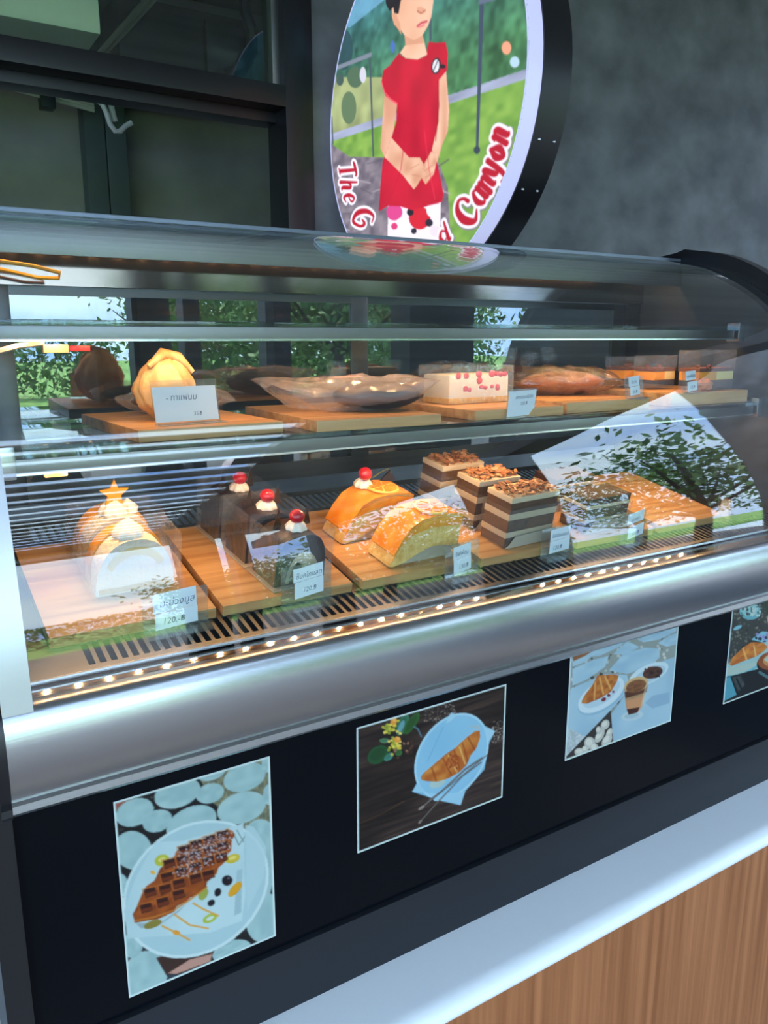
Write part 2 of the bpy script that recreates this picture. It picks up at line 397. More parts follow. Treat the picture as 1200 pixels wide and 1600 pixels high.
def tree(loc, h, r, n, label, seed):
    g = np.random.default_rng(seed)
    t = thing('broadleaf_tree', label, 'tree', (loc[0], loc[1], -1.74), group='trees beyond the terrace')
    tr = MB()
    tr.tube([(0, 0, 0), (.05, .03, h * .3), (-.05, .1, h * .6), (.02, .05, h * .85)], [.14, .11, .07, .03], 8)
    for k in range(7):
        a = g.uniform(0, 6.28); z = h * g.uniform(.3, .6); e = r * g.uniform(.6, .95)
        tr.tube([(0, 0.05, z), (e * .5 * math.cos(a), e * .5 * math.sin(a), z + h * .12), (e * math.cos(a), e * math.sin(a), z + h * .3)], [.05, .035, .012], 6)
    tr.build('trunk', M_bark, t, False)
    cc = [(g.uniform(-r, r) * .8, g.uniform(-r, r) * .8, h * g.uniform(.42, 1.0)) for _ in range(16)]
    c = MB(); vs = []; fs = []
    for i in range(n):
        q = cc[g.integers(len(cc))]; p = np.array(q) + g.normal(0, 1, 3) * np.array([r * .26, r * .26, h * .07])
        a = g.normal(0, 1, 3); a /= np.linalg.norm(a); b = np.cross(a, g.normal(0, 1, 3)); b /= np.linalg.norm(b); s = g.uniform(.06, .12)
        k = len(vs); vs += [p - a * s, p + b * s * .45, p + a * s, p - b * s * .45]; fs.append((k, k + 1, k + 2, k + 3))
    c.add(vs, fs); cr = c.build('foliage', M_leaf, t, False, 0); cr['kind'] = 'stuff'
    return t
tree((8.9, -4.9), 4.2, 1.7, 1500, 'leafy tree mirrored large in the right end of the curved glass', 3)
tree((12.6, -9.2), 4.2, 2.1, 2600, 'bushy tree mirrored in the middle of the curved glass', 5)
tree((7.2, -10.2), 3.9, 2.0, 2800, 'tree mirrored above the orange cakes', 8)
tree((10.6, -13.2), 4.6, 1.7, 3600, 'dense tree mirrored beside the almond cakes', 21)
tree((6.8, -18.2), 3.6, 2.0, 2400, 'distant tree mirrored at the left of the glass', 14)
tree((-6, -16.0), 4.2, 2.2, 2200, 'distant tree beyond the left of the terrace', 17)
def hedge(x0, x1, y, h, n, label, seed):
    g = np.random.default_rng(seed); vs = []; fs = []
    for i in range(n):
        p = np.array([g.uniform(x0, x1), y + g.normal(0, .35), -1.74 + h * g.uniform(0, 1) ** .8]); a = g.normal(0, 1, 3); a /= np.linalg.norm(a)
        b = np.cross(a, g.normal(0, 1, 3)); b /= np.linalg.norm(b); s = g.uniform(.07, .14); k = len(vs)
        vs += [p - a * s, p + b * s * .5, p + a * s, p - b * s * .5]; fs.append((k, k + 1, k + 2, k + 3))
    o = MB().add(vs, fs).build('hedge', M_leaf, None, True, 0); tag(o, label, 'hedge', None, 'stuff')
hedge(6.0, 16, -17.6, 2.8, 9000, 'dense green shrubs at the edge of the lawn, mirrored low in the glass', 2)
hedge(6.2, 20, -21.0, 3.4, 9000, 'tall green shrub belt across the lawn, mirrored in the right sliding door', 6)
hedge(-14, 6.1, -22.0, 2.1, 9000, 'low green shrub belt across the lawn, mirrored in the left sliding door', 9)

# ------------------------------------------------------------------ counter
cb = thing('counter_base', 'teak laminate counter front below the white worktop', 'counter', (.9, 1.2, -1.7))
MB().box(-1.2, 2.9, .835, 1.62, -1.70, -1.043).build('wood_panel', M_wood, cb)
ct = MB()
prof = [(1.66, -1.043), (1.66, COUNTER_Z), (.845, COUNTER_Z)]
for k in range(1, 10):
    a = math.pi / 2 + math.pi * k / 10
    prof.append((.845 + .030 * math.cos(a), -1.023 + .020 * math.sin(a)))
prof.append((.845, -1.043))
ct.prism_x(prof, -1.2, 2.9)
o = ct.build('countertop', M_white, None, True, 60); tag(o, 'white rounded edge worktop under the display case', 'worktop')

# ------------------------------------------------------------------ display case
XL, XE = 0.07, 1.75
GP = np.array([(.925, -.418), (.937, -.33), (.958, -.235), (.985, -.145), (1.012, -.07), (1.04, -.005), (1.082, .055), (1.138, .104), (1.207, .144), (1.278, .17), (1.382, .189)])
def catmull(p, n=8):
    q = np.vstack([2 * p[0] - p[1], p, 2 * p[-1] - p[-2]]); o = []
    for i in range(1, len(q) - 2):
        a, b, c, d = q[i - 1:i + 3]
        for t in np.arange(n) / n:
            o.append(.5 * (2 * b + (c - a) * t + (2 * a - 5 * b + 4 * c - d) * t * t + (3 * b - 3 * c + d - a) * t ** 3))
    o.append(p[-1]); return np.array(o)
GC = catmull(GP)
def offset(c, d):
    t = np.gradient(c, axis=0); t /= np.linalg.norm(t, axis=1)[:, None]
    return c + np.c_[-t[:, 1], t[:, 0]] * d       # positive: outwards (towards the viewer)
def band(c, d0, d1): return [tuple(p) for p in offset(c, d1)] + [tuple(p) for p in offset(c, d0)[::-1]]
case = thing('display_case', 'curved glass cake display case with steel bumper and black front', 'display case', (.9, 1.2, COUNTER_Z))
def part(name, mb, m, parent=None, smooth=35, label=None):
    o = mb.build(name, m, parent or case, True, smooth)
    if label: o['label'] = label
    return o
part('front_glass', MB().prism_x(band(GC, -.006, 0), XL + .002, XE), M_glass, smooth=60)
part('glass_clamp', MB().prism_x(band(GC, .0005, .004), XL, XL + .033), mat('satin_steel', (.40, .41, .42, 1), .34, 1.0, bump=((1.5, 420, 420), .05, .001)), smooth=60, label='brushed steel end strip of the curved glass')
part('top_trim', MB().box(XL, XE, 1.383, 1.40, .172, .194, .003), mat('blue_grey_trim', rgba(120, 130, 140), .35, .6))
part('top_cover', MB().box(XL, XE, 1.40, 1.535, .175, .190, .002), M_darksteel)
# bumper
bp_ = [(.940, -.4115), (.929, -.4118), (.9245, -.414), (.9205, -.421), (.9175, -.430), (.9150, -.441), (.9135, -.453), (.9130, -.466), (.9135, -.480), (.9155, -.496), (.919, -.510), (.9235, -.522), (.925, -.5255), (.921, -.529), (.920, -.538), (.924, -.543), (.945, -.545), (.945, -.4115)]
part('steel_bumper', MB().prism_x(bp_, XL, XE + .03), M_steel, smooth=40, label='rounded brushed steel bumper')
part('bumper_end_cap', MB().prism_x([(p[0] - .004 if p[0] < .94 else p[0], p[1]) for p in bp_], XL - .012, XL), M_blackmet)
part('sealant_bead', MB().tube([(x, .942 + random.uniform(-.001, .001), -.549 + random.uniform(-.0012, .0012)) for x in np.linspace(XL, XE, 120)], .0028, 5), mat('grey_sealant', rgba(70, 72, 74), .6))
part('front_panel', MB().box(XL, XE + .03, .95, .962, -.893, -.545), M_blackgloss)
part('plinth', MB().box(XL - .01, XE + .03, .942, .965, COUNTER_Z, -.895, .002), M_blacksatin)
part('end_panel', MB().box(XL - .03, XL, .94, 1.53, COUNTER_Z, -.41), M_blackmet)
# right end: a black cheek that follows the glass
cheek = [tuple(p) for p in offset(GC, .028)][6:]
cheek = [(.92, -.41)] + cheek + [(1.40, .210), (1.53, .195), (1.53, -.95), (.96, -.95), (.96, -.41)]
part('end_cheek', MB().prism_x(cheek, XE + .001, XE + .035), M_blackmet, smooth=30, label='black curved end cheek')
part('end_lining', MB().prism_x([(.94, -.43)] + [tuple(p) for p in offset(GC, -.008)] + [(1.52, .17), (1.52, -.43)], XE - .004, XE), M_case_in)
part('end_lining', MB().prism_x([(1.0, -.43), (1.0, -.12), (1.1, .03), (1.38, .16), (1.52, .17), (1.52, -.43)], XL + .001, XL + .005), M_case_in)
# head with light housing
part('head_valance', MB().box(XL + .006, XE - .005, 1.375, 1.381, .126, .172, .001), M_steel_dull, label='steel light housing under the top')
part('head_ceiling', MB().box(XL + .006, XE - .005, 1.381, 1.52, .164, .172), M_darksteel)
part('rear_head', MB().box(XL + .006, XE - .005, 1.492, 1.52, .086, .164), mat('dark_mirror_steel', (.20, .17, .155, 1), .08, 1.0))
# sliding doors
DY = 1.50
for (a, b, yy) in ((.155, .895, DY), (.853, 1.70, DY + .012)):
    d = part('sliding_door', MB().box(a, a + .04, yy, yy + .010, -.29, .085, .001).box(b - .042, b, yy, yy + .010, -.29, .085, .001)
             .box(a + .04, b - .042, yy, yy + .010, .070, .085).box(a + .04, b - .042, yy, yy + .010, -.29, -.255), M_darksteel)
    part('door_pane', MB().box(a + .04, b - .042, yy + .003, yy + .007, -.255, .070), M_mirrorglass, d)
part('rear_frame', MB().box(XL + .006, .155, DY, DY + .02, -.32, .086), M_darksteel)
part('rear_frame', MB().box(1.70, XE - .005, DY, DY + .02, -.32, .086), M_darksteel)
# deck with its slotted air grilles
SL = 0.205; DT = math.atan(SL)
def deck(y, off=0.0): return -.416 + off + SL * (y - 1.0)
def slab(mb, x0, x1, y0, y1, t=.0016):
    mb.add([(x, y, deck(y) - dz) for x in (x0, x1) for y in (y0, y1) for dz in (t, 0)], [(0, 1, 3, 2), (4, 6, 7, 5), (0, 4, 5, 1), (2, 3, 7, 6), (0, 2, 6, 4), (1, 5, 7, 3)])
def grille(y0, y1, s0, s1, name):
    mb = MB(); slab(mb, XL + .006, XE - .005, y0, s0); slab(mb, XL + .006, XE - .005, s1, y1)
    slab(mb, XL + .006, .184, s0, s1); x = .184
    while x < XE - .03:
        slab(mb, x + .0085, x + .0142, s0, s1)
        x += .0142
    slab(mb, x, XE - .005, s0, s1)
    return part(name, mb, M_steel_dull, smooth=0)
grille(1.0, 1.085, 1.014, 1.068, 'front_grille')
mb = MB(); slab(mb, XL + .006, XE - .005, 1.0851, 1.385); part('deck_plate', mb, M_steel_dull, smooth=0)
grille(1.3851, 1.485, 1.395, 1.462, 'rear_grille')
part('deck_nosing', MB().tube([(XL + .006, 1.0, -.4165), (XE - .005, 1.0, -.4165)], .003, 8), M_steel)
part('gutter', MB().prism_x([(.945, -.4388), (1.002, -.4215), (1.002, -.4235), (.945, -.4408)], XL + .006, XE - .005), M_steel_pol, label='polished steel gutter behind the bumper')
part('cold_well', MB().box(XL + .006, XE - .005, 1.003, 1.49, -.52, -.515).box(XL + .006, XE - .005, 1.003, 1.006, -.515, -.425), M_blackmet)
# glass shelves with their LED profiles
LED = .068
LAMPS = {}
def led_lamp(x, y, z, k):                       # the light one chip gives off
    if k not in LAMPS:
        l = bpy.data.lights.new('led_light', 'AREA'); l.shape = 'SQUARE'; l.size = .005; l.energy = LED * k; l.color = (1.0, .55, .25); LAMPS[k] = l
    o = bpy.data.objects.new('led_light', LAMPS[k]); COL.objects.link(o); o.location = (x, y, z + Z0)
def shelf(yf, yb, z, x1, up=0.0):
    s = part('glass_shelf', MB().box(XL + .012, x1, yf, yb, z - .008, z, .001), M_shelfglass)
    part('shelf_profile', MB().box(XL + .06, x1 - .03, yf + .002, yf + .026, z - .028, z - .0085, .001), M_steel_dull, s)
    part('profile_edge', MB().box(XL + .06, x1 - .03, yf - .001, yf + .003, z - .0295, z - .0265), mat('bright_edge', (.85, .85, .85, 1), .2, 1.0), s)
    for xx in (XL + .006, x1 - .02):
        part('shelf_bracket', MB().box(xx, xx + .058 if xx < .5 else xx + .03, yf - .004, yf + .03, z - .034, z + .010, .004), M_steel, s)
    led = part('led_strip', MB().box(XL + .07, x1 - .04, yf + .027, yf + .036, z - .0285 + up, z - .0100), M_whitewire, s)
    x = XL + .09; k = 0
    while x < x1 - .05:
        MB().box(x, x + .005, yf + .029, yf + .034, z - .0304 + up, z - .0286 + up).build('led_chip', M_led, s, True, 0); led_lamp(x + .0025, yf + .0315, z - .0310 + up, 1.15 if z < -.05 else .9); x += .0475
    return s
MIDZ, UPZ = -.148, .024
shelf(1.12, 1.49, MIDZ, XE - .006)
shelf(1.187, 1.49, UPZ, XE - .006, .010)
hl = part('head_led_strip', MB().box(XL + .02, XE - .03, 1.40, 1.409, .1610, .1638), M_whitewire)
x = XL + .05
while x < XE - .05:
    MB().box(x, x + .005, 1.402, 1.407, .1590, .1609).build('led_chip', M_led, hl, True, 0); led_lamp(x + .0025, 1.4045, .1584, .7); x += .0475
# loose wiring at the left end
wr = part('shelf_cable', MB().tube([(.10, 1.22, -.012), (.135, 1.225, -.02), (.165, 1.23, -.012), (.20, 1.235, -.008)], .004, 6), M_whitewire)
part('cable_splice', MB().box(.198, .232, 1.228, 1.243, -.022, -.010, .002), mat('cream_tape', rgba(222, 196, 150), .6), wr)
part('cable_connector', MB().box(.232, .262, 1.230, 1.240, -.020, -.012, .002), M_redplug, wr)
part('head_cable', MB().tube([(.10, 1.39, .118), (.16, 1.395, .116), (.22, 1.40, .110), (.262, 1.41, .102), (.262, 1.42, .094), (.23, 1.425, .094), (.19, 1.42, .102), (.15, 1.41, .108)], .0032, 6), M_yellowwire)
part('lower_cable_splice', MB().box(.175, .205, 1.165, 1.18, MIDZ - .042, MIDZ - .030, .002), MATS['cream_tape'])

# ------------------------------------------------------------------ a small painter for flat prints
def vnoise(w, h, cx, cy, seed):
    g = np.random.default_rng(seed).random((int(cy) + 2, int(cx) + 2))
    y = np.linspace(0, cy, h)[:, None]; x = np.linspace(0, cx, w)[None, :]
    yi = np.minimum(y.astype(int), int(cy)); xi = np.minimum(x.astype(int), int(cx)); fy = y - yi; fx = x - xi
    fy = fy * fy * (3 - 2 * fy); fx = fx * fx * (3 - 2 * fx)
    return (g[yi, xi] * (1 - fx) + g[yi, xi + 1] * fx) * (1 - fy) + (g[yi + 1, xi] * (1 - fx) + g[yi + 1, xi + 1] * fx) * fy
class Canvas:
    def __init__(s, w, h, fn, bg):
        s.w, s.h, s.fn = w, h, fn; s.a = np.zeros((h, w, 3)); s.a[:] = bg; s.k = 0
        p, q = np.array(fn(600, 500)), np.array(fn(610, 500)); r = np.array(fn(600, 510))
        s.sc = (np.linalg.norm(q - p) + np.linalg.norm(r - p)) / 20
    def _mix(s, m, c, x0, y0):
        h, w = m.shape; t = s.a[y0:y0 + h, x0:x0 + w]
        c = np.asarray(c, float)
        if c.ndim == 3: c = c[y0:y0 + h, x0:x0 + w]
        t += (c - t) * m[..., None]
    def _bb(s, P, pad=2):
        x0 = max(int(P[:, 0].min()) - pad, 0); x1 = min(int(P[:, 0].max()) + pad + 1, s.w)
        y0 = max(int(P[:, 1].min()) - pad, 0); y1 = min(int(P[:, 1].max()) + pad + 1, s.h)
        return x0, x1, y0, y1
    def poly(s, pts, c, alpha=1.0, vary=0.0, cells=10, c2=None):
        P = np.array([s.fn(*p) for p in pts]); x0, x1, y0, y1 = s._bb(P)
        if x1 <= x0 or y1 <= y0: return s
        m = np.zeros((y1 - y0, x1 - x0))
        for oy in (.25, .75):
            for ox in (.25, .75):
                Y, X = np.mgrid[y0:y1, x0:x1]; Y = Y + oy; X = X + ox; ins = np.zeros(X.shape, bool)
                for i in range(len(P)):
                    (xa, ya), (xb, yb) = P[i - 1], P[i]
                    if ya == yb: continue
                    ins ^= ((ya > Y) != (yb > Y)) & (X < (xb - xa) * (Y - ya) / (yb - ya) + xa)
                m += ins * .25
        s.k += 1
        if vary:
            n = vnoise(x1 - x0, y1 - y0, max(cells, 1), max(cells, 1), s.k)[..., None]
            c2 = np.asarray(c2 if c2 is not None else np.asarray(c) * (1 - vary), float)
            full = np.zeros((s.h, s.w, 3)); full[y0:y1, x0:x1] = np.asarray(c, float) * n + c2 * (1 - n); c = full
        s._mix(m * alpha, c, x0, y0); return s
    def ell(s, cx, cy, rx, ry, rot, c, alpha=1.0, **k):
        a = math.radians(rot); pts = []
        for i in range(36):
            t = 2 * math.pi * i / 36; u, v = rx * math.cos(t), ry * math.sin(t)
            pts.append((cx + u * math.cos(a) - v * math.sin(a), cy + u * math.sin(a) + v * math.cos(a)))
        return s.poly(pts, c, alpha, **k)
    def stroke(s, pts, wd, c, alpha=1.0):
        P = np.array([s.fn(*p) for p in pts]); ww = wd if hasattr(wd, '__len__') else [wd] * len(pts); ww = [q * s.sc / 2 for q in ww]
        x0, x1, y0, y1 = s._bb(P, int(max(ww)) + 3)
        if x1 <= x0 or y1 <= y0: return s
        Y, X = np.mgrid[y0:y1, x0:x1] + .5; m = np.zeros(X.shape)
        for i in range(len(P) - 1):
            d = P[i + 1] - P[i]; L = max(d @ d, 1e-9); t = np.clip(((X - P[i, 0]) * d[0] + (Y - P[i, 1]) * d[1]) / L, 0, 1)
            dist = np.hypot(X - P[i, 0] - t * d[0], Y - P[i, 1] - t * d[1]); m = np.maximum(m, np.clip(.5 + ww[i] * (1 - t) + ww[i + 1] * t - dist, 0, 1))
        s._mix(m * alpha, c, x0, y0); return s
    def specks(s, pts, n, r, cols, seed, alpha=1.0):
        g = random.Random(seed); P = np.array(pts); lo, hi = P.min(0), P.max(0)
        for _ in range(n):
            q = r * g.uniform(.6, 1.4); s.ell(g.uniform(lo[0], hi[0]), g.uniform(lo[1], hi[1]), q, q * .8, g.uniform(0, 180), g.choice(cols), alpha)
        return s
def paint_mesh(name, canvas, to3d, material, parent, mask=None):
    h, w = canvas.h, canvas.w
    jj, ii = np.meshgrid(np.arange(w + 1) / w, np.arange(h + 1) / h)
    co = to3d(jj.ravel(), ii.ravel())
    col = np.zeros((h + 1, w + 1, 3)); cnt = np.zeros((h + 1, w + 1, 1)); L = lin(canvas.a)
    for dy in (0, 1):
        for dx in (0, 1):
            col[dy:dy + h, dx:dx + w] += L; cnt[dy:dy + h, dx:dx + w] += 1
    col = (L[np.minimum(np.arange(h + 1), h - 1)][:, np.minimum(np.arange(w + 1), w - 1)] + col / cnt) / 2
    idx = (np.arange(h)[:, None] * (w + 1) + np.arange(w)[None, :])
    quads = np.stack([idx, idx + w + 1, idx + w + 2, idx + 1], -1).reshape(-1, 4)
    if mask is not None: quads = quads[mask(((np.arange(w) + .5) / w)[None, :].repeat(h, 0).ravel(), ((np.arange(h) + .5) / h)[:, None].repeat(w, 1).ravel())]
    used, inv = np.unique(quads, return_inverse=True); quads = inv.reshape(-1, 4); co = co[used]; cc = col.reshape(-1, 3)[used]
    me = bpy.data.meshes.new(name); me.vertices.add(len(co)); me.vertices.foreach_set('co', (co + np.array([0, 0, Z0])).astype(np.float32).ravel())
    me.loops.add(quads.size); me.loops.foreach_set('vertex_index', quads.astype(np.int32).ravel())
    me.polygons.add(len(quads)); me.polygons.foreach_set('loop_start', np.arange(0, quads.size, 4, dtype=np.int32))
    me.update(calc_edges=True); me.validate()
    a = me.attributes.new('Col', 'FLOAT_COLOR', 'POINT'); a.data.foreach_set('color', np.c_[cc, np.ones(len(cc))].astype(np.float32).ravel())
    me.materials.append(material)
    o = bpy.data.objects.new(name, me); COL.objects.link(o); o.parent = parent; o.location = -parent.location
    return o

# ------------------------------------------------------------------ round light-box sign
SX, SCY, SCZ, SR = 1.285, 1.92, .605, .46
def sign_fn(cx, cy):
    p = at_x(480 + cx / 2.7273, cy / 2.7273, SX); u = (SCY - p[1]) / SR; v = (p[2] - SCZ) / SR
    return (u + 1) / 2 * SW, (1 - v) / 2 * SH
SW, SH = 330, 400
cv = Canvas(SW, SH, sign_fn, (70, 118, 96))
n1 = vnoise(SW, SH, 16, 20, 1)[..., None]; n2 = vnoise(SW, SH, 50, 60, 2)[..., None]
yy = np.linspace(0, 1, SH)[:, None, None]
hill = np.array([52, 100, 130.]) * (1 - np.clip(yy * 2.2, 0, 1)) + np.array([70, 116, 78.]) * np.clip(yy * 2.2, 0, 1)
cv.a[:] = hill * (.68 + .4 * n1 + .34 * n2)
cv.poly([(60, -150), (420, -150), (330, 0), (180, 120), (100, 60)], (120, 176, 216), .7)
cv.poly([(90, 330), (340, 330), (330, 560), (90, 590)], (190, 198, 140), .9, vary=.25, cells=8)
cv.ell(178, 460, 32, 70, 0, (98, 122, 92)); cv.ell(205, 330, 34, 45, 0, (84, 110, 88)); cv.ell(155, 210, 40, 90, 0, (48, 74, 84), .8); cv.ell(140, 340, 16, 26, 0, (70, 92, 88))
cv.ell(238, 320, 14, 34, 0, (205, 205, 220)); cv.ell(850, 205, 20, 28, 0, (236, 160, 130)); cv.ell(885, 265, 20, 24, 0, (176, 206, 226)); cv.ell(365, 200, 10, 26, 0, (76, 110, 190))
cv.poly([(90, 600), (600, 440), (940, 325), (960, 1300), (90, 1300)], (140, 180, 84), vary=.32, cells=30, c2=(104, 148, 66))
cv.poly([(90, 575), (600, 408), (940, 293), (940, 335), (600, 445), (90, 608)], (168, 176, 206), vary=.2, cells=6)
cv.stroke([(752, -100), (745, 0), (735, 330), (724, 650)], [20, 20, 17, 12], (66, 78, 98)); cv.ell(724, 640, 14, 16, 0, (60, 70, 84))
cv.stroke([(738, 8), (800, -10)], 16, (96, 108, 130)); cv.stroke([(526, -40), (526, 170)], 11, (74, 84, 100))
cv.stroke([(267, 232), (275, 450), (282, 665)], 10, (72, 84, 96)); cv.stroke([(112, 296), (270, 234)], 17, (124, 134, 150)); cv.stroke([(105, 500), (110, 612)], 10, (80, 90, 110))
cv.poly([(90, 605), (140, 640), (180, 668), (330, 672), (560, 690), (600, 800), (615, 1100), (150, 1100), (100, 800)], (150, 140, 150), vary=.4, cells=26, c2=(98, 90, 104))
for k in range(40):
    a = random.uniform(110, 560); b = random.uniform(690, 960); cv.stroke([(a, b), (a + random.uniform(40, 100), b + random.uniform(-40, 30))], random.uniform(3, 7), random.choice([(176, 168, 178), (92, 84, 98), (120, 112, 124)]), .7)
cv.poly([(345, 870), (570, 850), (562, 1300), (340, 1300)], (236, 226, 240))
for (x, y, r, c) in ((372, 905, 34, (214, 70, 140)), (480, 930, 46, (206, 34, 54)), (405, 960, 30, (240, 236, 248)), (535, 900, 26, (240, 236, 248)), (440, 905, 15, (40, 34, 48)), (520, 950, 16, (48, 40, 54)), (372, 965, 14, (212, 60, 120)), (545, 985, 22, (226, 214, 240)), (455, 985, 12, (44, 36, 50))):
    cv.ell(x, y, r, r * 1.05, 0, c)
SK, SKD = (238, 196, 170), (206, 146, 118)
cv.poly([(330, 405), (385, 440), (368, 560), (360, 588), (435, 672), (480, 672), (497, 700), (492, 752), (470, 790), (455, 808), (440, 790), (410, 750), (330, 670), (312, 632), (318, 560), (324, 480)], SK, vary=.14, cells=5, c2=SKD)
cv.poly([(555, 345), (592, 300), (606, 470), (600, 560), (575, 620), (556, 690), (540, 742), (505, 788), (488, 760), (498, 700), (528, 645), (560, 520)], SK, vary=.14, cells=5, c2=SKD)
cv.poly([(390, 228), (420, 250), (470, 254), (505, 240), (520, 178), (548, 184), (590, 180), (600, 230), (596, 300), (562, 342), (560, 520), (532, 640), (556, 700), (582, 830), (575, 862), (510, 880), (450, 897), (395, 880), (345, 878), (305, 902), (312, 800), (322, 690), (360, 588), (380, 520), (384, 442), (335, 410), (317, 350), (325, 300), (352, 280)], (206, 28, 58), vary=.16, cells=7, c2=(176, 20, 46))
cv.poly([(360, 588), (435, 672), (480, 672), (497, 700), (492, 752), (470, 790), (455, 808), (440, 790), (410, 750), (330, 670)], SK, vary=.12, cells=5, c2=SKD)
cv.poly([(530, 645), (556, 655), (552, 690), (540, 742), (505, 788), (488, 760), (498, 700)], SK, vary=.12, cells=5, c2=SKD)
for a, b in (((448, 745), (482, 752)), ((440, 720), (478, 700)), ((500, 730), (535, 705)), ((505, 758), (538, 735))): cv.stroke([a, b], 3, (190, 124, 100), .8)
cv.stroke([(318, 352), (330, 395), (356, 425), (384, 442)], 7, (236, 90, 110), .8); cv.stroke([(556, 345), (562, 450), (548, 600)], 5, (160, 16, 40), .7); cv.stroke([(420, 560), (400, 720), (350, 860)], 5, (180, 18, 46), .6); cv.stroke([(500, 560), (520, 720), (545, 850)], 5, (228, 60, 90), .6)
cv.poly([(362, 30), (380, -60), (545, -60), (538, 10), (530, 72), (515, 112), (492, 150), (500, 180), (512, 232), (470, 254), (420, 249), (396, 226), (420, 192), (416, 152), (396, 124), (372, 106), (362, 72)], SK, vary=.1, cells=4, c2=(222, 168, 138))
cv.poly([(416, 152), (455, 172), (492, 152), (500, 185), (450, 190), (420, 195)], SKD, .75)
cv.poly([(330, -70), (420, -70), (398, 10), (390, 58), (372, 62), (368, 30), (352, 48), (336, 18)], (38, 32, 38)); cv.poly([(362, 60), (378, 56), (396, 100), (402, 150), (390, 128), (372, 104)], (214, 156, 126))
cv.ell(486, 44, 20, 14, 30, (220, 160, 134)); cv.stroke([(470, 48), (486, 58), (504, 44)], 5, (180, 110, 92)); cv.stroke([(470, 112), (488, 98), (510, 92)], 8, (196, 74, 92)); cv.stroke([(476, 116), (500, 108)], 6, (220, 120, 126))
cv.ell(550, 282, 20, 35, 8, (40, 34, 44)); cv.ell(549, 282, 14, 28, 8, (226, 226, 236)); cv.stroke([(540, 300), (556, 262)], 5, (40, 34, 44)); cv.ell(578, 284, 12, 9, 0, (40, 34, 44))
GL = {
 'T': [[(-.1, 1.02, .1), (.1, 1.06, .24), (.7, 1.06, .2), (.78, .95, .08)], [(.42, 1.04, .2), (.3, .06, .26)], [(.12, .03, .1), (.5, .03, .1)]],
 'h': [[(.28, 1.1, .12), (.08, .04, .24)], [(.16, .45, .1), (.36, .66, .14), (.54, .6, .24), (.46, .12, .24), (.62, .06, .1)]],
 'e': [[(.1, .36, .1), (.5, .46, .12), (.5, .62, .16), (.3, .7, .16), (.08, .4, .24), (.16, .08, .2), (.5, .14, .08)]],
 'G': [[(.86, .84, .1), (.62, 1.05, .14), (.24, .86, .24), (.1, .4, .28), (.36, .02, .2), (.74, .2, .14), (.76, .46, .2), (.5, .46, .08)]],
 'C': [[(.84, .72, .16), (.82, .94, .12), (.6, 1.06, .14), (.24, .86, .24), (.08, .42, .3), (.3, .02, .2), (.74, .22, .08)]],
 'a': [[(.56, .62, .1), (.34, .7, .14), (.08, .34, .24), (.2, .04, .16), (.44, .2, .08), (.6, .66, .12)], [(.62, .68, .2), (.5, .1, .22), (.66, .06, .08)]],
 'n': [[(.02, .58, .08), (.2, .66, .2), (.06, .02, .22)], [(.14, .4, .08), (.4, .68, .14), (.54, .58, .24), (.46, .1, .22), (.62, .06, .08)]],
 'y': [[(.02, .6, .1), (.16, .66, .22), (.2, .14, .22), (.4, .06, .1)], [(.62, .7, .22), (.46, .02, .2), (.26, -.34, .16), (.02, -.3, .16)]],
 'o': [[(.34, .7, .14), (.1, .34, .26), (.26, .02, .16), (.54, .34, .26), (.36, .7, .14)]],
 'd': [[(.54, .56, .1), (.34, .68, .14), (.08, .34, .24), (.2, .04, .16), (.44, .2, .08)], [(.74, 1.1, .14), (.52, .1, .24), (.66, .06, .08)]],
}
def script(ch, ox, oy, dx, dy, size):
    L = math.hypot(dx, dy); dx /= L; dy /= L; ux, uy = dy, -dx
    return [[((ox + (a * dx + b * ux) * size), (oy + (a * dy + b * uy) * size), w * size) for a, b, w in st] for st in GL[ch]]
word = [('T', 132, 712, .22, 1, 66), ('h', 138, 772, .18, 1, 66), ('e', 150, 832, .22, 1, 66), ('G', 180, 918, .5, .9, 84),
        ('d', 575, 1040, .9, -.5, 70), ('C', 700, 968, .55, -.83, 100), ('a', 748, 882, .5, -.87, 92), ('n', 782, 826, .46, -.88, 92), ('y', 806, 764, .40, -.92, 92), ('o', 832, 690, .34, -.94, 92), ('n', 850, 618, .28, -.96, 92)]
allst = [[tuple(p) for p in (catmull(np.array(q), 6) if len(q) > 2 else q)] for w_ in word for q in script(*w_)]
for grow, c in ((26, (120, 116, 128)), (22, (236, 232, 246))):
    for st in allst: cv.stroke([(p[0] + (3 if grow == 26 else 0), p[1] + (4 if grow == 26 else 0)) for p in st], [p[2] + grow for p in st], c)
for st in allst: cv.stroke([(p[0], p[1]) for p in st], [p[2] for p in st], (178, 26, 48))
sign = thing('round_sign', 'round illuminated sign showing a child in a red dress', 'sign', (SX + .05, SCY, SCZ - SR))
paint_mesh('sign_face', cv, lambda u, v: np.stack([np.full(u.shape, SX), SCY - (u * 2 - 1) * SR, SCZ + (1 - v * 2) * SR], -1),
           mat('lit_sign_face', attr_emit=('Col', 1.0), rough=.25), sign, mask=lambda u, v: (u * 2 - 1) ** 2 + (v * 2 - 1) ** 2 < .998)
def drum(x0, x1, r0, r1, k=96):
    mb = MB(); vs = []
    for x, r in ((x0, r0), (x0, r1), (x1, r1), (x1, r0)):
        vs += [(x, SCY - r * math.cos(2 * math.pi * j / k), SCZ + r * math.sin(2 * math.pi * j / k)) for j in range(k)]
    fs = [(a * k + j, a * k + (j + 1) % k, ((a + 1) % 4) * k + (j + 1) % k, ((a + 1) % 4) * k + j) for a in range(4) for j in range(k)]
    return mb.add(vs, fs)
plab(drum(SX - .001, SX + .043, SR - .004, SR).build('acrylic_rim', mat('lit_acrylic', rgba(160, 164, 200), .3, emit=(rgba(206, 210, 250), .55)), sign), 'glowing white acrylic rim')
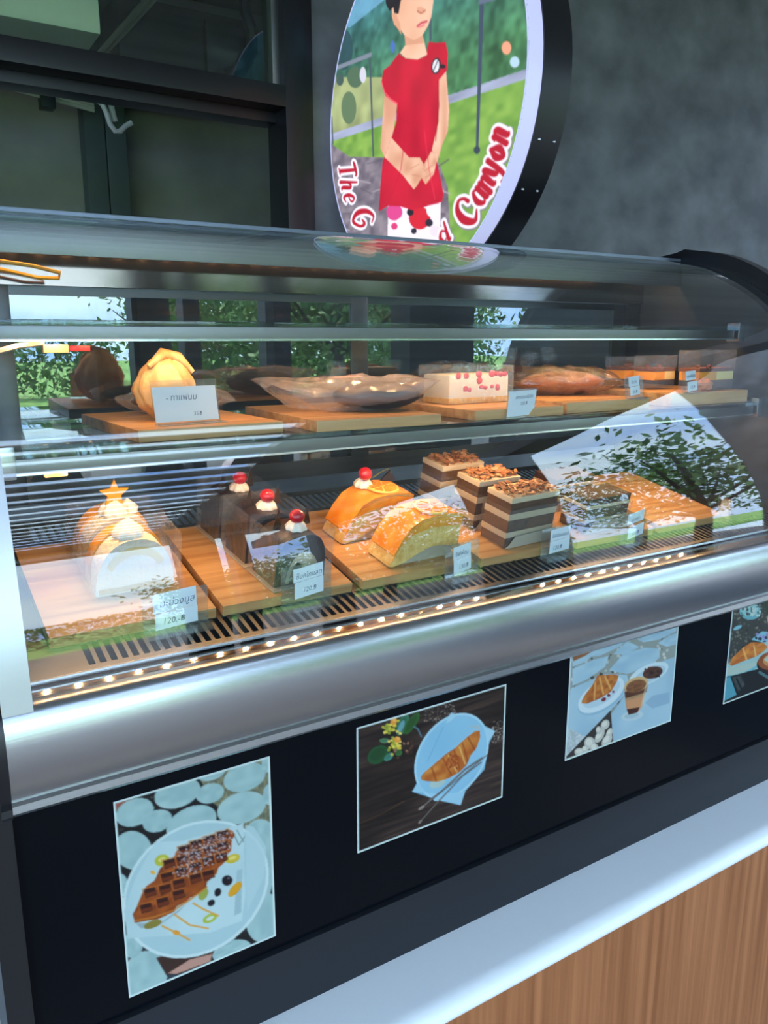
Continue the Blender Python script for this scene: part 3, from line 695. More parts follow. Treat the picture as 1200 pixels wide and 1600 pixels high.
drum(SX + .043, SX + .128, SR - .02, SR + .004).build('casing', M_blackmet, sign)
MB().add([(SX + .12, SCY - .45 * math.cos(2 * math.pi * j / 48), SCZ + .45 * math.sin(2 * math.pi * j / 48)) for j in range(48)] + [(SX + .01, SCY - .45 * math.cos(2 * math.pi * j / 48), SCZ + .45 * math.sin(2 * math.pi * j / 48)) for j in range(48)],
         [tuple(range(48)), tuple(range(48, 96))]).build('back_panel', M_blackmet, sign, True, 0)
for a in (200, 214, 236, 160):
    q = math.radians(a)
    for dx in (.062, .108):
        MB().blob((SX + dx, SCY + (SR + .005) * math.cos(q), SCZ + (SR + .005) * math.sin(q)), (.004, .004, .004), 8, 5).build('rivet', M_steel, sign)
MB().box(SX + .06, SX + .11, SCY + SR - .01, WY + .01, SCZ - .05, SCZ + .05, .004).build('wall_bracket', M_blackmet, sign)

# ------------------------------------------------------------------ posters taped to the front
PY = .95
def poster(name, label, x0, x1, zt, zb, px0, py0, scale, paint, res=760):
    w = int((x1 - x0) * res); h = int((zt - zb) * res)
    def fn(cx, cy):
        p = at_y(px0 + cx / scale, py0 + cy / scale, PY); return (p[0] - x0) / (x1 - x0) * w, (zt - p[2]) / (zt - zb) * h
    c = Canvas(w, h, fn, (20, 22, 26)); paint(c)
    b = max(2, int(.0030 * res)); wh = np.array([214, 236, 242.])
    c.a[:b] = wh; c.a[-b:] = wh; c.a[:, :b] = wh; c.a[:, -b:] = wh
    c.a = np.clip(c.a, 0, 255); L = lin(c.a) * np.array([.80, .73, .62]); c.a = 255 * np.where(L <= .0031308, L * 12.92, 1.055 * L ** (1 / 2.4) - .055)
    t = thing(name, label, 'poster', ((x0 + x1) / 2, PY - .001, zb), group='food photo posters')
    MB().box(x0, x1, PY - .0007, PY - .0001, zb, zt).build('sheet', M_paper, t, True, 0)
    o = paint_mesh('print', c, lambda u, v: np.stack([x0 + u * (x1 - x0), np.full(u.shape, PY - .0012), zt + v * (zb - zt)], -1), mat('gloss_print', attr='Col', rough=.30, spec=.35), t)
    return t
ST = (172, 206, 212); STD = (150, 186, 194)
def paint_waffle(c):
    c.specks([(0, 0), (1050, 1550)], 700, 7, [(60, 66, 66), (90, 96, 90), (40, 44, 50), (120, 124, 110)], 4)
    c.poly([(560, 180), (1000, 60), (1010, 640), (900, 560), (660, 360)], (150, 150, 120), vary=.5, cells=40, c2=(96, 100, 88))
    c.poly([(60, 365), (200, 320), (60, 420)], (150, 90, 80))
    for e in ((192, 415, 118, 80, -22), (328, 466, 92, 64, -22), (182, 640, 112, 118, -40), (446, 300, 142, 86, -20), (640, 302, 86, 58, -18), (846, 206, 130, 82, -20), (650, 175, 90, 48, -20),
              (828, 388, 150, 92, -18), (530, 480, 158, 96, -25), (105, 850, 48, 72, 0), (940, 545, 90, 90, 0), (990, 310, 34, 62, 0), (975, 130, 30, 50, 0), (960, 1040, 105, 150, 10), (256, 1385, 130, 150, 20), (770, 1240, 120, 62, -18), (170, 1210, 70, 70, 0), (960, 740, 60, 200, 0)):
        c.ell(*e, ST, vary=.14, cells=5, c2=STD)
    c.poly([(320, 1280), (690, 1180), (640, 1300), (390, 1400)], (60, 40, 36)); c.poly([(390, 1372), (520, 1290), (655, 1256), (640, 1302), (440, 1376)], (196, 150, 138)); c.poly([(385, 1380), (450, 1376), (400, 1420)], (40, 60, 76))
    c.poly([(160, 1160), (700, 1190), (850, 1075), (760, 1200), (600, 1250)], (150, 186, 196), .8)
    c.ell(556, 872, 470, 372, -38, (206, 230, 238)); c.ell(556, 870, 452, 356, -38, (180, 212, 224), vary=.06, cells=3, c2=(168, 202, 216))
    c.poly([(315, 590), (480, 585), (840, 480), (850, 900), (830, 1060), (640, 1130), (500, 1140), (150, 1165), (130, 1000), (200, 800)], (196, 224, 234), vary=.06, cells=4, c2=(184, 214, 226))
    c.poly([(800, 760), (832, 752), (826, 1010), (784, 1030)], (164, 196, 208)); c.poly([(850, 490), (900, 500), (975, 620), (960, 800), (860, 1010)], (186, 216, 228), .8)
    c.poly([(200, 1075), (350, 1070), (500, 960), (450, 1010), (330, 1090), (230, 1105)], (140, 160, 168), .7)
    for e in ((355, 700, 44, 34, -20, (186, 192, 60)), (775, 690, 46, 26, -20, (210, 190, 60)), (790, 872, 56, 24, -48, (226, 166, 40)), (640, 1045, 46, 24, -25, (176, 196, 70)), (300, 1080, 56, 22, -20, (140, 130, 60)), (600, 900, 26, 40, 30, (160, 170, 80)), (300, 772, 16, 10, 30, (240, 176, 60)), (440, 1130, 22, 14, 10, (232, 150, 40))): c.ell(*e)
    c.ell(640, 1045, 26, 10, -25, (206, 226, 230)); c.ell(775, 686, 24, 10, -20, (236, 220, 130)); c.ell(355, 696, 24, 14, -20, (222, 214, 130))
    for st in ([(540, 955), (600, 990), (690, 1030)], [(430, 1022), (520, 1085), (630, 1105)], [(355, 1090), (440, 1130), (520, 1175)]): c.stroke(st, 9, (230, 164, 60))
    for e in ((742, 820, 32, 30, -30), (686, 890, 20, 26, 20), (648, 953, 24, 18, -30)): c.ell(*e, (22, 20, 30))
    c.ell(750, 806, 8, 5, 0, (120, 124, 140))
    c.poly([(180, 1020), (205, 975), (235, 900), (260, 855), (310, 820), (345, 745), (420, 690), (440, 645), (520, 605), (600, 570), (680, 540), (745, 515), (775, 525), (790, 550), (770, 580), (768, 640), (740, 670), (740, 700), (690, 745), (680, 780), (622, 830), (620, 860), (560, 905), (525, 920), (500, 945), (440, 975), (430, 1005), (330, 1050), (260, 1060), (195, 1072)], (176, 92, 36), vary=.4, cells=14, c2=(128, 58, 24))
    cells = [(717, 552), (640, 580), (560, 608), (490, 640), (715, 618), (640, 640), (555, 670), (478, 700), (400, 720), (710, 685), (632, 705), (556, 742), (470, 770), (386, 800), (632, 788), (556, 808), (456, 840), (375, 872), (285, 892), (455, 905), (360, 950), (262, 985)]
    for i, (x, y) in enumerate(cells): c.poly([(x - 40, y - 18), (x + 28, y - 34), (x + 38, y + 12), (x - 28, y + 34)], (56, 22, 18)); c.poly([(x - 30, y + 6), (x + 32, y - 10), (x + 35, y + 10), (x - 26, y + 28)], (112, 50, 26)); c.stroke([(x - 44, y - 20), (x + 32, y - 40)], 7, (206, 124, 56), .55); c.stroke([(x - 46, y - 18), (x - 32, y + 36)], 7, (196, 112, 48), .5)
    g = random.Random(3)
    for k in range(330):
        t = g.random(); x = 470 + t * 300 + g.uniform(-60, 40); y = 720 - t * 160 + g.uniform(-60, 90); c.ell(x, y, g.uniform(3, 6), g.uniform(3, 5), 0, (206, 204, 222), .75)
    c.stroke([(195, 1060), (300, 1040), (420, 1000), (520, 935), (620, 860)], 12, (206, 128, 50), .8); c.stroke([(790, 560), (812, 610), (845, 560)], 4, (70, 100, 90)); c.stroke([(800, 520), (840, 590)], 3, (70, 100, 90))
def paint_croissant(c):
    c.a[:] = (48, 38, 36); n = vnoise(c.w, c.h, 5, 60, 9)[..., None]; c.a += (n - .5) * np.array([44, 34, 28.]); n = vnoise(c.w, c.h, 4, 4, 12)[..., None]; c.a *= .55 + .8 * n
    c.stroke([(100, 1090), (260, 1020), (420, 930)], 9, (110, 78, 52), .5); c.stroke([(860, 270), (1150, 170)], 40, (96, 74, 66), .4)
    c.specks([(560, 230), (800, 360)], 150, 4, [(190, 176, 172), (130, 118, 116)], 3, .8); c.specks([(1050, 350), (1160, 510)], 110, 4, [(206, 196, 190), (150, 138, 134)], 5, .8)
    PL = (150, 204, 238)
    c.poly([(478, 862), (520, 780), (600, 500), (760, 290), (830, 320), (1000, 385), (1075, 425), (1030, 520), (1000, 700), (860, 860), (828, 958), (690, 930)], (132, 190, 226)); c.ell(762, 605, 336, 238, -58, (176, 220, 244)); c.ell(762, 606, 320, 224, -58, PL, vary=.08, cells=3, c2=(132, 192, 232))
    c.poly([(478, 862), (520, 800), (640, 930), (690, 925), (828, 958), (860, 860), (700, 880)], (160, 210, 240)); c.poly([(760, 292), (800, 310), (760, 350), (720, 370)], (172, 216, 242)); c.poly([(985, 385), (1078, 425), (1030, 500)], (170, 216, 242)); c.stroke([(590, 640), (700, 400)], 7, (120, 176, 214), .8); c.poly([(880, 390), (960, 380), (970, 420)], (190, 190, 190), .6)
    c.ell(660, 800, 60, 30, -20, (214, 214, 180), .5)
    c.poly([(540, 755), (560, 728), (640, 660), (720, 590), (790, 545), (860, 480), (930, 425), (966, 422), (968, 470), (945, 540), (900, 600), (870, 670), (820, 720), (740, 765), (660, 790), (580, 785), (545, 775)], (222, 150, 72), vary=.3, cells=8, c2=(178, 92, 36))
    for st in ([(700, 620), (760, 740)], [(620, 690), (650, 780)], [(780, 560), (820, 700)], [(840, 510), (880, 640)], [(880, 470), (930, 560)]): c.stroke(st, 12, (150, 66, 24), .6)
    for st in ([(740, 600), (800, 720)], [(820, 540), (860, 660)]): c.stroke(st, 12, (246, 198, 120), .7)
    c.ell(770, 640, 60, 40, -45, (168, 76, 30), .7); c.specks([(740, 590), (810, 700)], 30, 6, [(206, 130, 70), (120, 50, 20)], 8, .8)
    for st, wdt in (([(530, 990), (700, 850), (860, 700), (980, 620)], 14), ([(600, 920), (760, 810), (1020, 595)], 7), ([(530, 1085), (650, 950), (840, 750), (975, 650)], 10)): c.stroke(st, wdt, (62, 58, 62)); c.stroke([(a + 2, b - 3) for a, b in st], wdt * .35, (170, 164, 160))
    c.ell(545, 978, 26, 10, -35, (150, 140, 136)); c.ell(535, 1080, 18, 9, -50, (140, 130, 126))
    for e in ((232, 595, 84, 58, -38, (34, 84, 50)), (410, 380, 84, 38, -66, (56, 118, 92)), (475, 370, 92, 32, -56, (44, 96, 46)), (278, 494, 34, 18, 0, (84, 140, 106)), (310, 610, 40, 22, -40, (70, 140, 130)), (380, 580, 26, 24, 0, (52, 112, 60))): c.ell(*e); c.ell(e[0] - 3, e[1] - 3, e[2] * .72, e[3] * .62, e[4], tuple(q * .86 for q in e[5]))
    c.ell(400, 390, 46, 18, -66, (120, 180, 200), .8); c.stroke([(490, 392), (520, 410), (545, 465)], 10, (80, 120, 140))
    for i in range(26): c.ell(430 + random.uniform(-80, 50), 560 + random.uniform(-80, 60), 12, 8, random.uniform(0, 180), random.choice([(96, 62, 48), (150, 110, 90), (66, 44, 36)]))
    for (x, y) in ((325, 390), (352, 520)):
        for i in range(34): c.ell(x + random.gauss(0, 26), y + random.gauss(0, 32), 11, 9, 0, random.choice([(236, 206, 70), (200, 196, 64), (150, 170, 60), (246, 220, 110)]))
        c.ell(x + 20, y - 34, 24, 22, 0, (240, 160, 60)); c.ell(x + 24, y - 42, 12, 10, 0, (250, 190, 110))
def paint_coffee(c):
    c.a[:] = (148, 160, 160); c.specks([(60, 240), (720, 1020)], 520, 8, [(186, 196, 196), (98, 104, 104), (206, 212, 208), (70, 72, 72)], 6)
    BL, BD = (174, 208, 230), (152, 190, 216)
    for p in ([(120, 450), (250, 400), (200, 470), (120, 500)], [(190, 450), (240, 395), (410, 360), (380, 390), (270, 440)], [(120, 510), (240, 460), (320, 440), (300, 500), (200, 570), (120, 605)], [(345, 430), (420, 360), (490, 390), (420, 435)], [(480, 350), (600, 290), (700, 270), (690, 305), (600, 350), (510, 365)], [(590, 370), (650, 330), (708, 310), (708, 370), (640, 390)],
              [(320, 520), (400, 430), (520, 395), (600, 400), (600, 450), (540, 500), (420, 540)], [(110, 620), (300, 540), (420, 545), (440, 620), (340, 730), (240, 850), (110, 990), (70, 1000)], [(340, 900), (335, 760), (420, 640), (520, 510), (640, 460), (705, 440), (655, 810), (345, 915)]): c.poly(p, BL, vary=.12, cells=4, c2=BD)
    c.poly([(120, 435), (250, 400), (190, 440), (125, 470)], (150, 100, 66)); c.poly([(80, 830), (200, 890), (110, 990), (70, 1005)], (206, 222, 232), vary=.2, cells=20); c.poly([(70, 1010), (330, 740), (345, 915)], (52, 50, 50))
    for e in ((300, 820, 22, 30, 30), (322, 870, 16, 34, 20), (270, 880, 20, 44, 30), (310, 905, 22, 40, 35), (215, 920, 30, 34, 0), (240, 945, 22, 24, 0), (265, 850, 16, 22, 0), (160, 970, 30, 22, 0), (190, 955, 18, 20, 0)): c.ell(*e, (196, 200, 196)); c.ell(e[0] - 4, e[1] - 5, e[2] * .6, e[3] * .6, e[4], (222, 224, 218))
    c.ell(280, 665, 150, 76, -34, (150, 190, 218)); c.ell(278, 655, 146, 72, -34, (206, 228, 242)); c.ell(280, 650, 118, 50, -34, (184, 212, 232))
    c.poly([(170, 690), (185, 660), (230, 600), (258, 548), (300, 545), (345, 542), (374, 548), (366, 580), (330, 640), (270, 675), (200, 704), (172, 702)], (206, 134, 66), vary=.35, cells=9, c2=(160, 84, 40))
    for st in ([(270, 560), (290, 650)], [(300, 555), (330, 620)], [(245, 590), (240, 680)]): c.stroke(st, 10, (238, 186, 110), .7)
    for e in ((292, 680, 14, 10, -30), (320, 658, 9, 8, 0), (345, 638, 7, 6, 0)): c.ell(*e, (120, 40, 50))
    c.ell(540, 540, 118, 50, -25, (204, 228, 242)); c.ell(545, 545, 96, 36, -25, (180, 208, 228)); c.ell(562, 532, 56, 32, -15, (58, 40, 36), vary=.3, cells=8, c2=(92, 60, 50)); c.specks([(520, 505), (605, 560)], 26, 6, [(104, 70, 56), (40, 28, 26)], 2)
    c.poly([(520, 700), (560, 660), (655, 640), (655, 700), (560, 730)], (140, 176, 206), .8); c.ell(450, 770, 62, 26, -10, (190, 214, 226), .9); c.ell(445, 770, 40, 14, -10, (160, 190, 206), .8)
    c.poly([(405, 615), (540, 575), (505, 700), (480, 750), (430, 765), (415, 720)], (196, 160, 120), vary=.2, cells=5); c.poly([(412, 690), (510, 660), (505, 720), (480, 750), (428, 765)], (206, 150, 110)); c.poly([(418, 735), (490, 722), (478, 752), (430, 765)], (70, 40, 32)); c.poly([(406, 640), (534, 600), (528, 640), (412, 675)], (90, 56, 40))
    c.ell(472, 598, 68, 40, -18, (214, 180, 130)); c.ell(470, 606, 58, 32, -18, (146, 100, 66), vary=.3, cells=9, c2=(110, 70, 46)); c.poly([(520, 610), (538, 575), (515, 700), (490, 740)], (216, 206, 190), .6)
def paint_latte(c):
    c.a[:] = (60, 66, 66); c.specks([(960, 130), (1700, 700)], 900, 6, [(120, 120, 110), (40, 42, 44), (150, 146, 130), (86, 92, 90)], 9)
    c.ell(1100, 195, 60, 46, 0, (110, 180, 196)); c.ell(1098, 185, 48, 34, 0, (150, 206, 214)); c.specks([(1045, 160), (1160, 220)], 60, 6, [(70, 90, 90), (190, 214, 214)], 4)
    c.ell(1030, 285, 26, 10, -25, (130, 190, 210)); c.poly([(1175, 140), (1300, 110), (1300, 260), (1190, 210)], (46, 70, 52)); c.ell(1225, 240, 30, 44, 0, (226, 226, 220)); c.ell(1230, 160, 18, 20, 0, (120, 40, 50))
    c.poly([(1105, 350), (1165, 305), (1330, 320), (1330, 420), (1190, 372)], (130, 196, 220)); c.specks([(1120, 320), (1200, 370)], 12, 8, [(160, 150, 210), (50, 60, 80)], 2)
    c.poly([(960, 500), (1100, 380), (1200, 360), (1330, 440), (1200, 560), (960, 560)], (160, 200, 206)); c.poly([(955, 560), (1150, 500), (1140, 470), (960, 510)], (176, 200, 196)); c.stroke([(955, 560), (1060, 545), (1150, 490)], 14, (110, 186, 206))
    c.poly([(985, 490), (1000, 450), (1060, 395), (1105, 366), (1170, 366), (1196, 390), (1180, 410), (1130, 445), (1060, 470), (1000, 495)], (224, 150, 70), vary=.35, cells=9, c2=(176, 90, 40)); c.stroke([(1060, 400), (1080, 460)], 12, (246, 196, 110), .7); c.stroke([(1120, 385), (1130, 440)], 10, (246, 210, 150), .7)
    c.poly([(960, 560), (1150, 510), (1330, 470), (1330, 700), (960, 720)], (26, 30, 34)); c.poly([(958, 565), (990, 555), (1025, 655), (955, 690)], (84, 160, 184)); c.poly([(1000, 560), (1050, 548), (1070, 600), (1035, 640)], (70, 84, 90), vary=.4, cells=8); c.stroke([(1025, 565), (1060, 640)], 10, (20, 24, 28))
    c.ell(1225, 480, 90, 60, -10, (36, 30, 30)); c.ell(1225, 466, 84, 52, -10, (150, 84, 50)); c.ell(1230, 462, 60, 36, -10, (206, 150, 90)); c.poly([(1175, 460), (1215, 420), (1240, 450), (1200, 480)], (180, 206, 200)); c.stroke([(1150, 530), (1200, 560), (1280, 540)], 14, (80, 120, 130))
poster('food_poster', 'portrait poster of a sugar dusted waffle on a plate over round stones', .187, .402, -.5765, -.870, 160, 1160, 3.81, paint_waffle)
poster('food_poster', 'landscape poster of a croissant on a plate on dark wood beside a succulent', .5435, .8355, -.5725, -.785, 540, 1050, 4.615, paint_croissant)
poster('food_poster', 'landscape poster of a croissant and a glass of coffee on pale stones', .984, 1.277, -.553, -.7605, 860, 900, 3.53, paint_coffee)
poster('food_poster', 'poster of a croissant and a cup of latte cut off by the right edge', 1.448, 1.741, -.554, -.768, 860, 900, 3.53, paint_latte)

# ------------------------------------------------------------------ boards
def board(label, group, x0, x1, y0, y1, z, tilt=0.0, rz=0.0, t=.018):
    mb = MB(); n = 3; W = x1 - x0; D = y1 - y0
    mb.box(-W / 2, W / 2, -D / 2, D / 2, 0, t, .0025)
    o = mb.build('wooden_board', M_board, None, False, 30)
    o.location = ((x0 + x1) / 2, (y0 + y1) / 2, z + Z0); o.rotation_euler = (tilt, 0, rz)
    return tag(o, label, 'board', group)
DB = [(.146, .375, 'pale board on the lower deck under the mango cakes'), (.385, .604, 'pale board on the lower deck under the chocolate cakes'), (.623, .852, 'pale board on the lower deck under the orange cakes'),
      (.868, 1.088, 'pale board on the lower deck under the almond coffee cakes'), (1.105, 1.325, 'pale board on the lower deck under the dark layer cake'), (1.345, 1.56, 'empty pale board at the right end of the lower deck')]
for a, b, l in DB: board(l, 'boards on the lower deck', a, b, 1.064, 1.350, deck(1.207) + .0003, DT, 0, .017)
BT = .018
MBD = [(.292, .524, 1.148, 1.455, 'board on the middle shelf under the golden bun', .05, .018), (.580, .818, 1.120, 1.44, 'board on the middle shelf under the bagged dark loaf', -.03, .018), (.900, 1.118, 1.132, 1.44, 'board on the middle shelf under the strawberry cake box', 0, .018),
       (1.135, 1.375, 1.14, 1.45, 'board on the middle shelf under the bagged brown loaf', 0, .022), (1.445, 1.715, 1.14, 1.45, 'board at the right end of the middle shelf under the layered puddings', 0, .028)]
for a, b, c, d, l, r, t in MBD: board(l, 'boards on the middle shelf', a, b, c, d, MIDZ + .0003, 0, r, t)
def on_deck(x, y, off=.0178): return (x, y, deck(y, off) + .0003)

# ------------------------------------------------------------------ price tags
def price_tag(label, loc, w, h, cards, lines, rz=0.0, lean=12.0, tilt=0.0, foot=.022, t=.002):
    T = thing('price_tag', label, 'price tag', loc, (tilt, 0, rz), 'acrylic price tags')
    s = math.tan(math.radians(lean)); Y = lambda z: z * s
    hb = MB()
    hb.add([(x, Y(z) + d, z) for x in (-w / 2, w / 2) for z in (0, h) for d in (0, t)], [(0, 1, 3, 2), (4, 6, 7, 5), (0, 4, 5, 1), (2, 3, 7, 6), (0, 2, 6, 4), (1, 5, 7, 3)])
    hb.box(-w / 2, w / 2, -foot, 0, 0, t); hb.build('acrylic_holder', M_acryl, T, False, 0)
    for (x0, x1, z0, z1, sk) in cards:
        cd = MB(); q = [(x0, z0), (x1, z0 + sk), (x1, z1 + sk), (x0, z1)]
        cd.add([(a, Y(b) - .0008, b) for a, b in q] + [(a, Y(b) - .0003, b) for a, b in q], [(0, 1, 2, 3), (7, 6, 5, 4), (0, 4, 5, 1), (1, 5, 6, 2), (2, 6, 7, 3), (3, 7, 4, 0)])
        cd.build('card', M_paper, T, False, 0)
    for body, size, x, z, sk in lines:
        vs, fs = text_mesh(body, size)
        mb = MB().add([(x + a, Y(z + b + sk * a) - .0012, z + b + sk * a) for a, b, _ in vs], fs)
        mb.build('lettering', M_ink, T, False, 0)
    return T
# lower deck, standing on the front grille
price_tag('price tag in front of the mango cakes', (.314, 1.0595, deck(1.0595) + .0005), .094, .056, [(-.032, .030, .026, .054, .004), (-.030, .031, .002, .0255, .004)], [('มะม่วงมูส', .0135, .002, .036, .05), ('120.-฿', .0125, -.004, .010, .03)], 0, 10, DT)
price_tag('price tag in front of the chocolate cakes', (.520, 1.0595, deck(1.0595) + .0005), .088, .062, [(-.024, .028, .036, .057, .005), (-.022, .029, .010, .0355, .005)], [('ช็อคโกแลต', .0105, .003, .043, .07), ('120.฿', .0105, .004, .020, .06)], .06, 10, DT)
price_tag('price tag in front of the orange cakes', (.816, 1.052, deck(1.052) + .0005), .082, .058, [(-.022, .020, .030, .052, .004), (-.021, .021, .006, .0295, .004)], [('ชิฟฟ่อน', .0105, -.002, .037, .05), ('130.฿', .0105, .002, .014, .05)], .14, 12, DT)
price_tag('price tag in front of the almond coffee cakes', (1.046, 1.0585, deck(1.0585) + .0005), .088, .056, [(-.022, .030, .030, .052, .003), (-.022, .031, .006, .0295, .003)], [('ชีสอัลมอนด์', .0095, .004, .037, .03), ('120.฿', .011, -.002, .013, .03)], .05, 8, DT)
price_tag('price tag in front of the dark layer cake', (1.250, 1.0565, deck(1.0565) + .0005), .078, .060, [(-.022, .030, .036, .058, .006), (-.016, .034, .006, .030, .006)], [('มอคค่า', .010, .004, .044, .08), ('120.฿', .010, .008, .014, .08)], .10, 8, DT)
price_tag('narrow angled price tag at the right end of the deck', (1.525, 1.045, deck(1.045) + .0005), .075, .066, [(-.026, .026, .022, .060, 0)], [('เค้กกล้วย', .010, 0, .044, 0), ('90.฿', .010, 0, .028, 0)], .95, 8, DT)
# middle shelf
price_tag('large price tag in front of the golden bun', (.392, 1.195, MIDZ + .0186), .108, .066, [(-.053, .051, .004, .056, 0)], [('- กาแฟนม', .0125, -.008, .036, .0), ('35.฿', .008, .016, .012, 0)], .12, 10)
price_tag('price tag at the shelf edge beside the strawberry cake', (1.006, 1.1305, MIDZ + .001), .080, .054, [(-.038, .036, .003, .050, .001)], [('สตรอเบอรี่เค้ก', .0085, .004, .036, .02), ('125.฿', .0085, .004, .024, .02)], .12, -6, 0, .004)
price_tag('small price tag in front of the bagged brown loaf', (1.335, 1.145, MIDZ + .0226), .062, .046, [(-.020, .016, .024, .044, .003), (-.016, .018, .006, .0235, .003)], [('โดนัท', .0095, -.002, .031, .05), ('65.฿', .009, 0, .011, .05)], .12, 8)
price_tag('price tag in front of the layered puddings', (1.520, 1.146, MIDZ + .0286), .070, .046, [(-.022, .018, .026, .046, .002), (-.017, .022, .002, .0225, .003)], [('ทอฟฟี่เค้ก', .0085, -.002, .033, .04), ('135.฿', .0085, .002, .009, .04)], .12, 8)

# ------------------------------------------------------------------ cakes on the lower deck
def dome(w, h, n=20, squash=2.3):
    pts = []
    for i in range(n + 1):
        a = math.pi * i / n; c, s = math.cos(a), math.sin(a)
        pts.append((w / 2 * math.copysign(abs(c) ** (2 / squash), c), h * abs(s) ** (2 / squash)))
    return pts
def rosette(T, x, y, z, r, m=M_cream, name='cream_rosette'):
    mb = MB(); mb.lathe([(r * .2, 0), (r, .06 * r), (r * 1.05, .35 * r), (r * .8, .7 * r), (r * .5, .95 * r), (r * .2, 1.25 * r), (r * .02, 1.4 * r)], 40, (x, y, z), .10, 8)
    return mb.build(name, m, T, False, 60)
def wrap_box(T, x0, x1, y0, y1, z0, z1, m=M_wrap, name='clear_wrapper', t=.0006):
    mb = MB(); n = 7
    def sheet(o, u, v):
        vs = []; g = random.Random(len(mb.v) + int(x0 * 1e4))
        for i in range(n):
            for j in range(n):
                k = .0018 * g.uniform(-1, 1) if 0 < i < n - 1 and 0 < j < n - 1 else 0
                nn = Vector(u).cross(Vector(v)).normalized() * k
                vs.append(tuple(Vector(o) + Vector(u) * i / (n - 1) + Vector(v) * j / (n - 1) + nn))
        mb.add(vs, [(i * n + j, (i + 1) * n + j, (i + 1) * n + j + 1, i * n + j + 1) for i in range(n - 1) for j in range(n - 1)])
    dx, dy, dz = x1 - x0, y1 - y0, z1 - z0
    sheet((x0, y0, z0), (dx, 0, 0), (0, 0, dz)); sheet((x0, y1, z0), (dx, 0, 0), (0, 0, dz)); sheet((x0, y0, z0), (0, dy, 0), (0, 0, dz)); sheet((x1, y0, z0), (0, dy, 0), (0, 0, dz))
    o = mb.build(name, m, T, False, 40)
    return o
def mango_cake(label, x, y, star):
    T = thing('mango_cake', label, 'cake', on_deck(x, y), (DT, 0, .04), 'mango dome cakes')
    w, h, d = .116, .083, .062
    P = dome(w, h)
    MB().prism_y(P, 0, d).build('cake_body', M_coco, T, False, 40)
    q = [p for p in dome(w * .86, h * .86, 40) if p[1] > h * .52]; cut = q + [p for p in dome(w * .72, h * .70, 40) if p[1] > h * .42][::-1]
    MB().prism_y(cut, -.0012, .001).build('custard_layer', M_vanilla, T, False, 30)
    q = [(a, b) for a, b in dome(w * .93, h * .93) if b < h * .16]
    MB().prism_y([(-.053, .002), (.053, .002), (.054, .010), (.02, .012), (-.02, .010), (-.054, .011)], -.0015, .001).build('crumb_layer', M_crumb, T, False, 30)
    o = [p for p in dome(w + .006, h + .004, 28)][3:-3]; i = [p for p in dome(w + .0002, h + .0002, 28)][3:-3]
    MB().prism_y(o + i[::-1], .036, .058).build('mango_glaze', M_mango, T, False, 50)
    r = rosette(T, -.004, .024, h - .003, .021)
    if star:
        st = [((.023 if k % 2 == 0 else .0105) * math.sin(math.pi * k / 5 + math.pi), (.023 if k % 2 == 0 else .0105) * -math.cos(math.pi * k / 5 + math.pi)) for k in range(10)]
        MB().prism_y([(a - .004, b + h + .032) for a, b in st], .018, .022).build('mango_star', M_mango, T, False, 0)
        rosette(T, .02, .036, h - .006, .016)
    wrap_box(T, -.066, .066, -.008, d + .006, 0, .088)
    return T
mango_cake('dome mango cake with pale cut face, nearest the glass', .283, 1.150, False)
mango_cake('dome mango cake topped with an orange star', .284, 1.233, True)

def choc_cake(label, x, y, rz):
    T = thing('chocolate_cake', label, 'cake', on_deck(x, y), (DT, 0, rz), 'chocolate roll cakes')
    w, h, d = .092, .082, .070
    MB().prism_y(dome(w, h, 18, 3.2), 0, d).build('chocolate_coat', M_choc, T, False, 40)
    sw = []
    for k in range(25):
        a = math.pi * k / 24; sw.append((.030 * math.cos(a) + .004, .004 + .050 * math.sin(a)))
    MB().prism_y(sw, -.002, .001).build('sponge_face', M_icing, T, False, 30)
    MB().prism_y([(a * .42 - .010, b * .72) for a, b in sw], -.0035, .0).build('chocolate_filling', M_choc, T, False, 30)
    rosette(T, .004, .030, h - .003, .016, M_cream)
    ch = MB().blob((.004, .030, h + .020), (.0125, .0125, .0115), 14, 9).build('cherry', M_red, T, False, 60)
    MB().add([(-.03, .045, h - .004), (-.012, .05, h - .004), (-.016, .052, h + .030), (-.03, .043, h - .002), (-.012, .048, h - .002), (-.017, .05, h + .028)], [(0, 1, 2), (3, 5, 4), (0, 3, 4, 1), (1, 4, 5, 2), (2, 5, 3, 0)]).build('chocolate_shard', M_choc, T, False, 0)
    MB().add([(.025, .045, h - .004), (.042, .05, h - .006), (.036, .052, h + .030), (.025, .043, h - .002), (.042, .048, h - .004), (.035, .05, h + .028)], [(0, 1, 2), (3, 5, 4), (0, 3, 4, 1), (1, 4, 5, 2), (2, 5, 3, 0)]).build('chocolate_shard', M_choc, T, False, 0)
    wrap_box(T, -.052, .052, -.010, d + .006, 0, .092)
    MB().box(-.054, .054, -.012, d + .008, -.0002, .0008).build('cake_card', M_kraft, T, False, 0)
    return T
choc_cake('chocolate cake with a cherry, nearest the glass', .522, 1.090, .10)
choc_cake('chocolate cake with a cherry, middle of its row', .512, 1.180, .10)
choc_cake('chocolate cake with a cherry, rear of its row', .500, 1.268, .10)

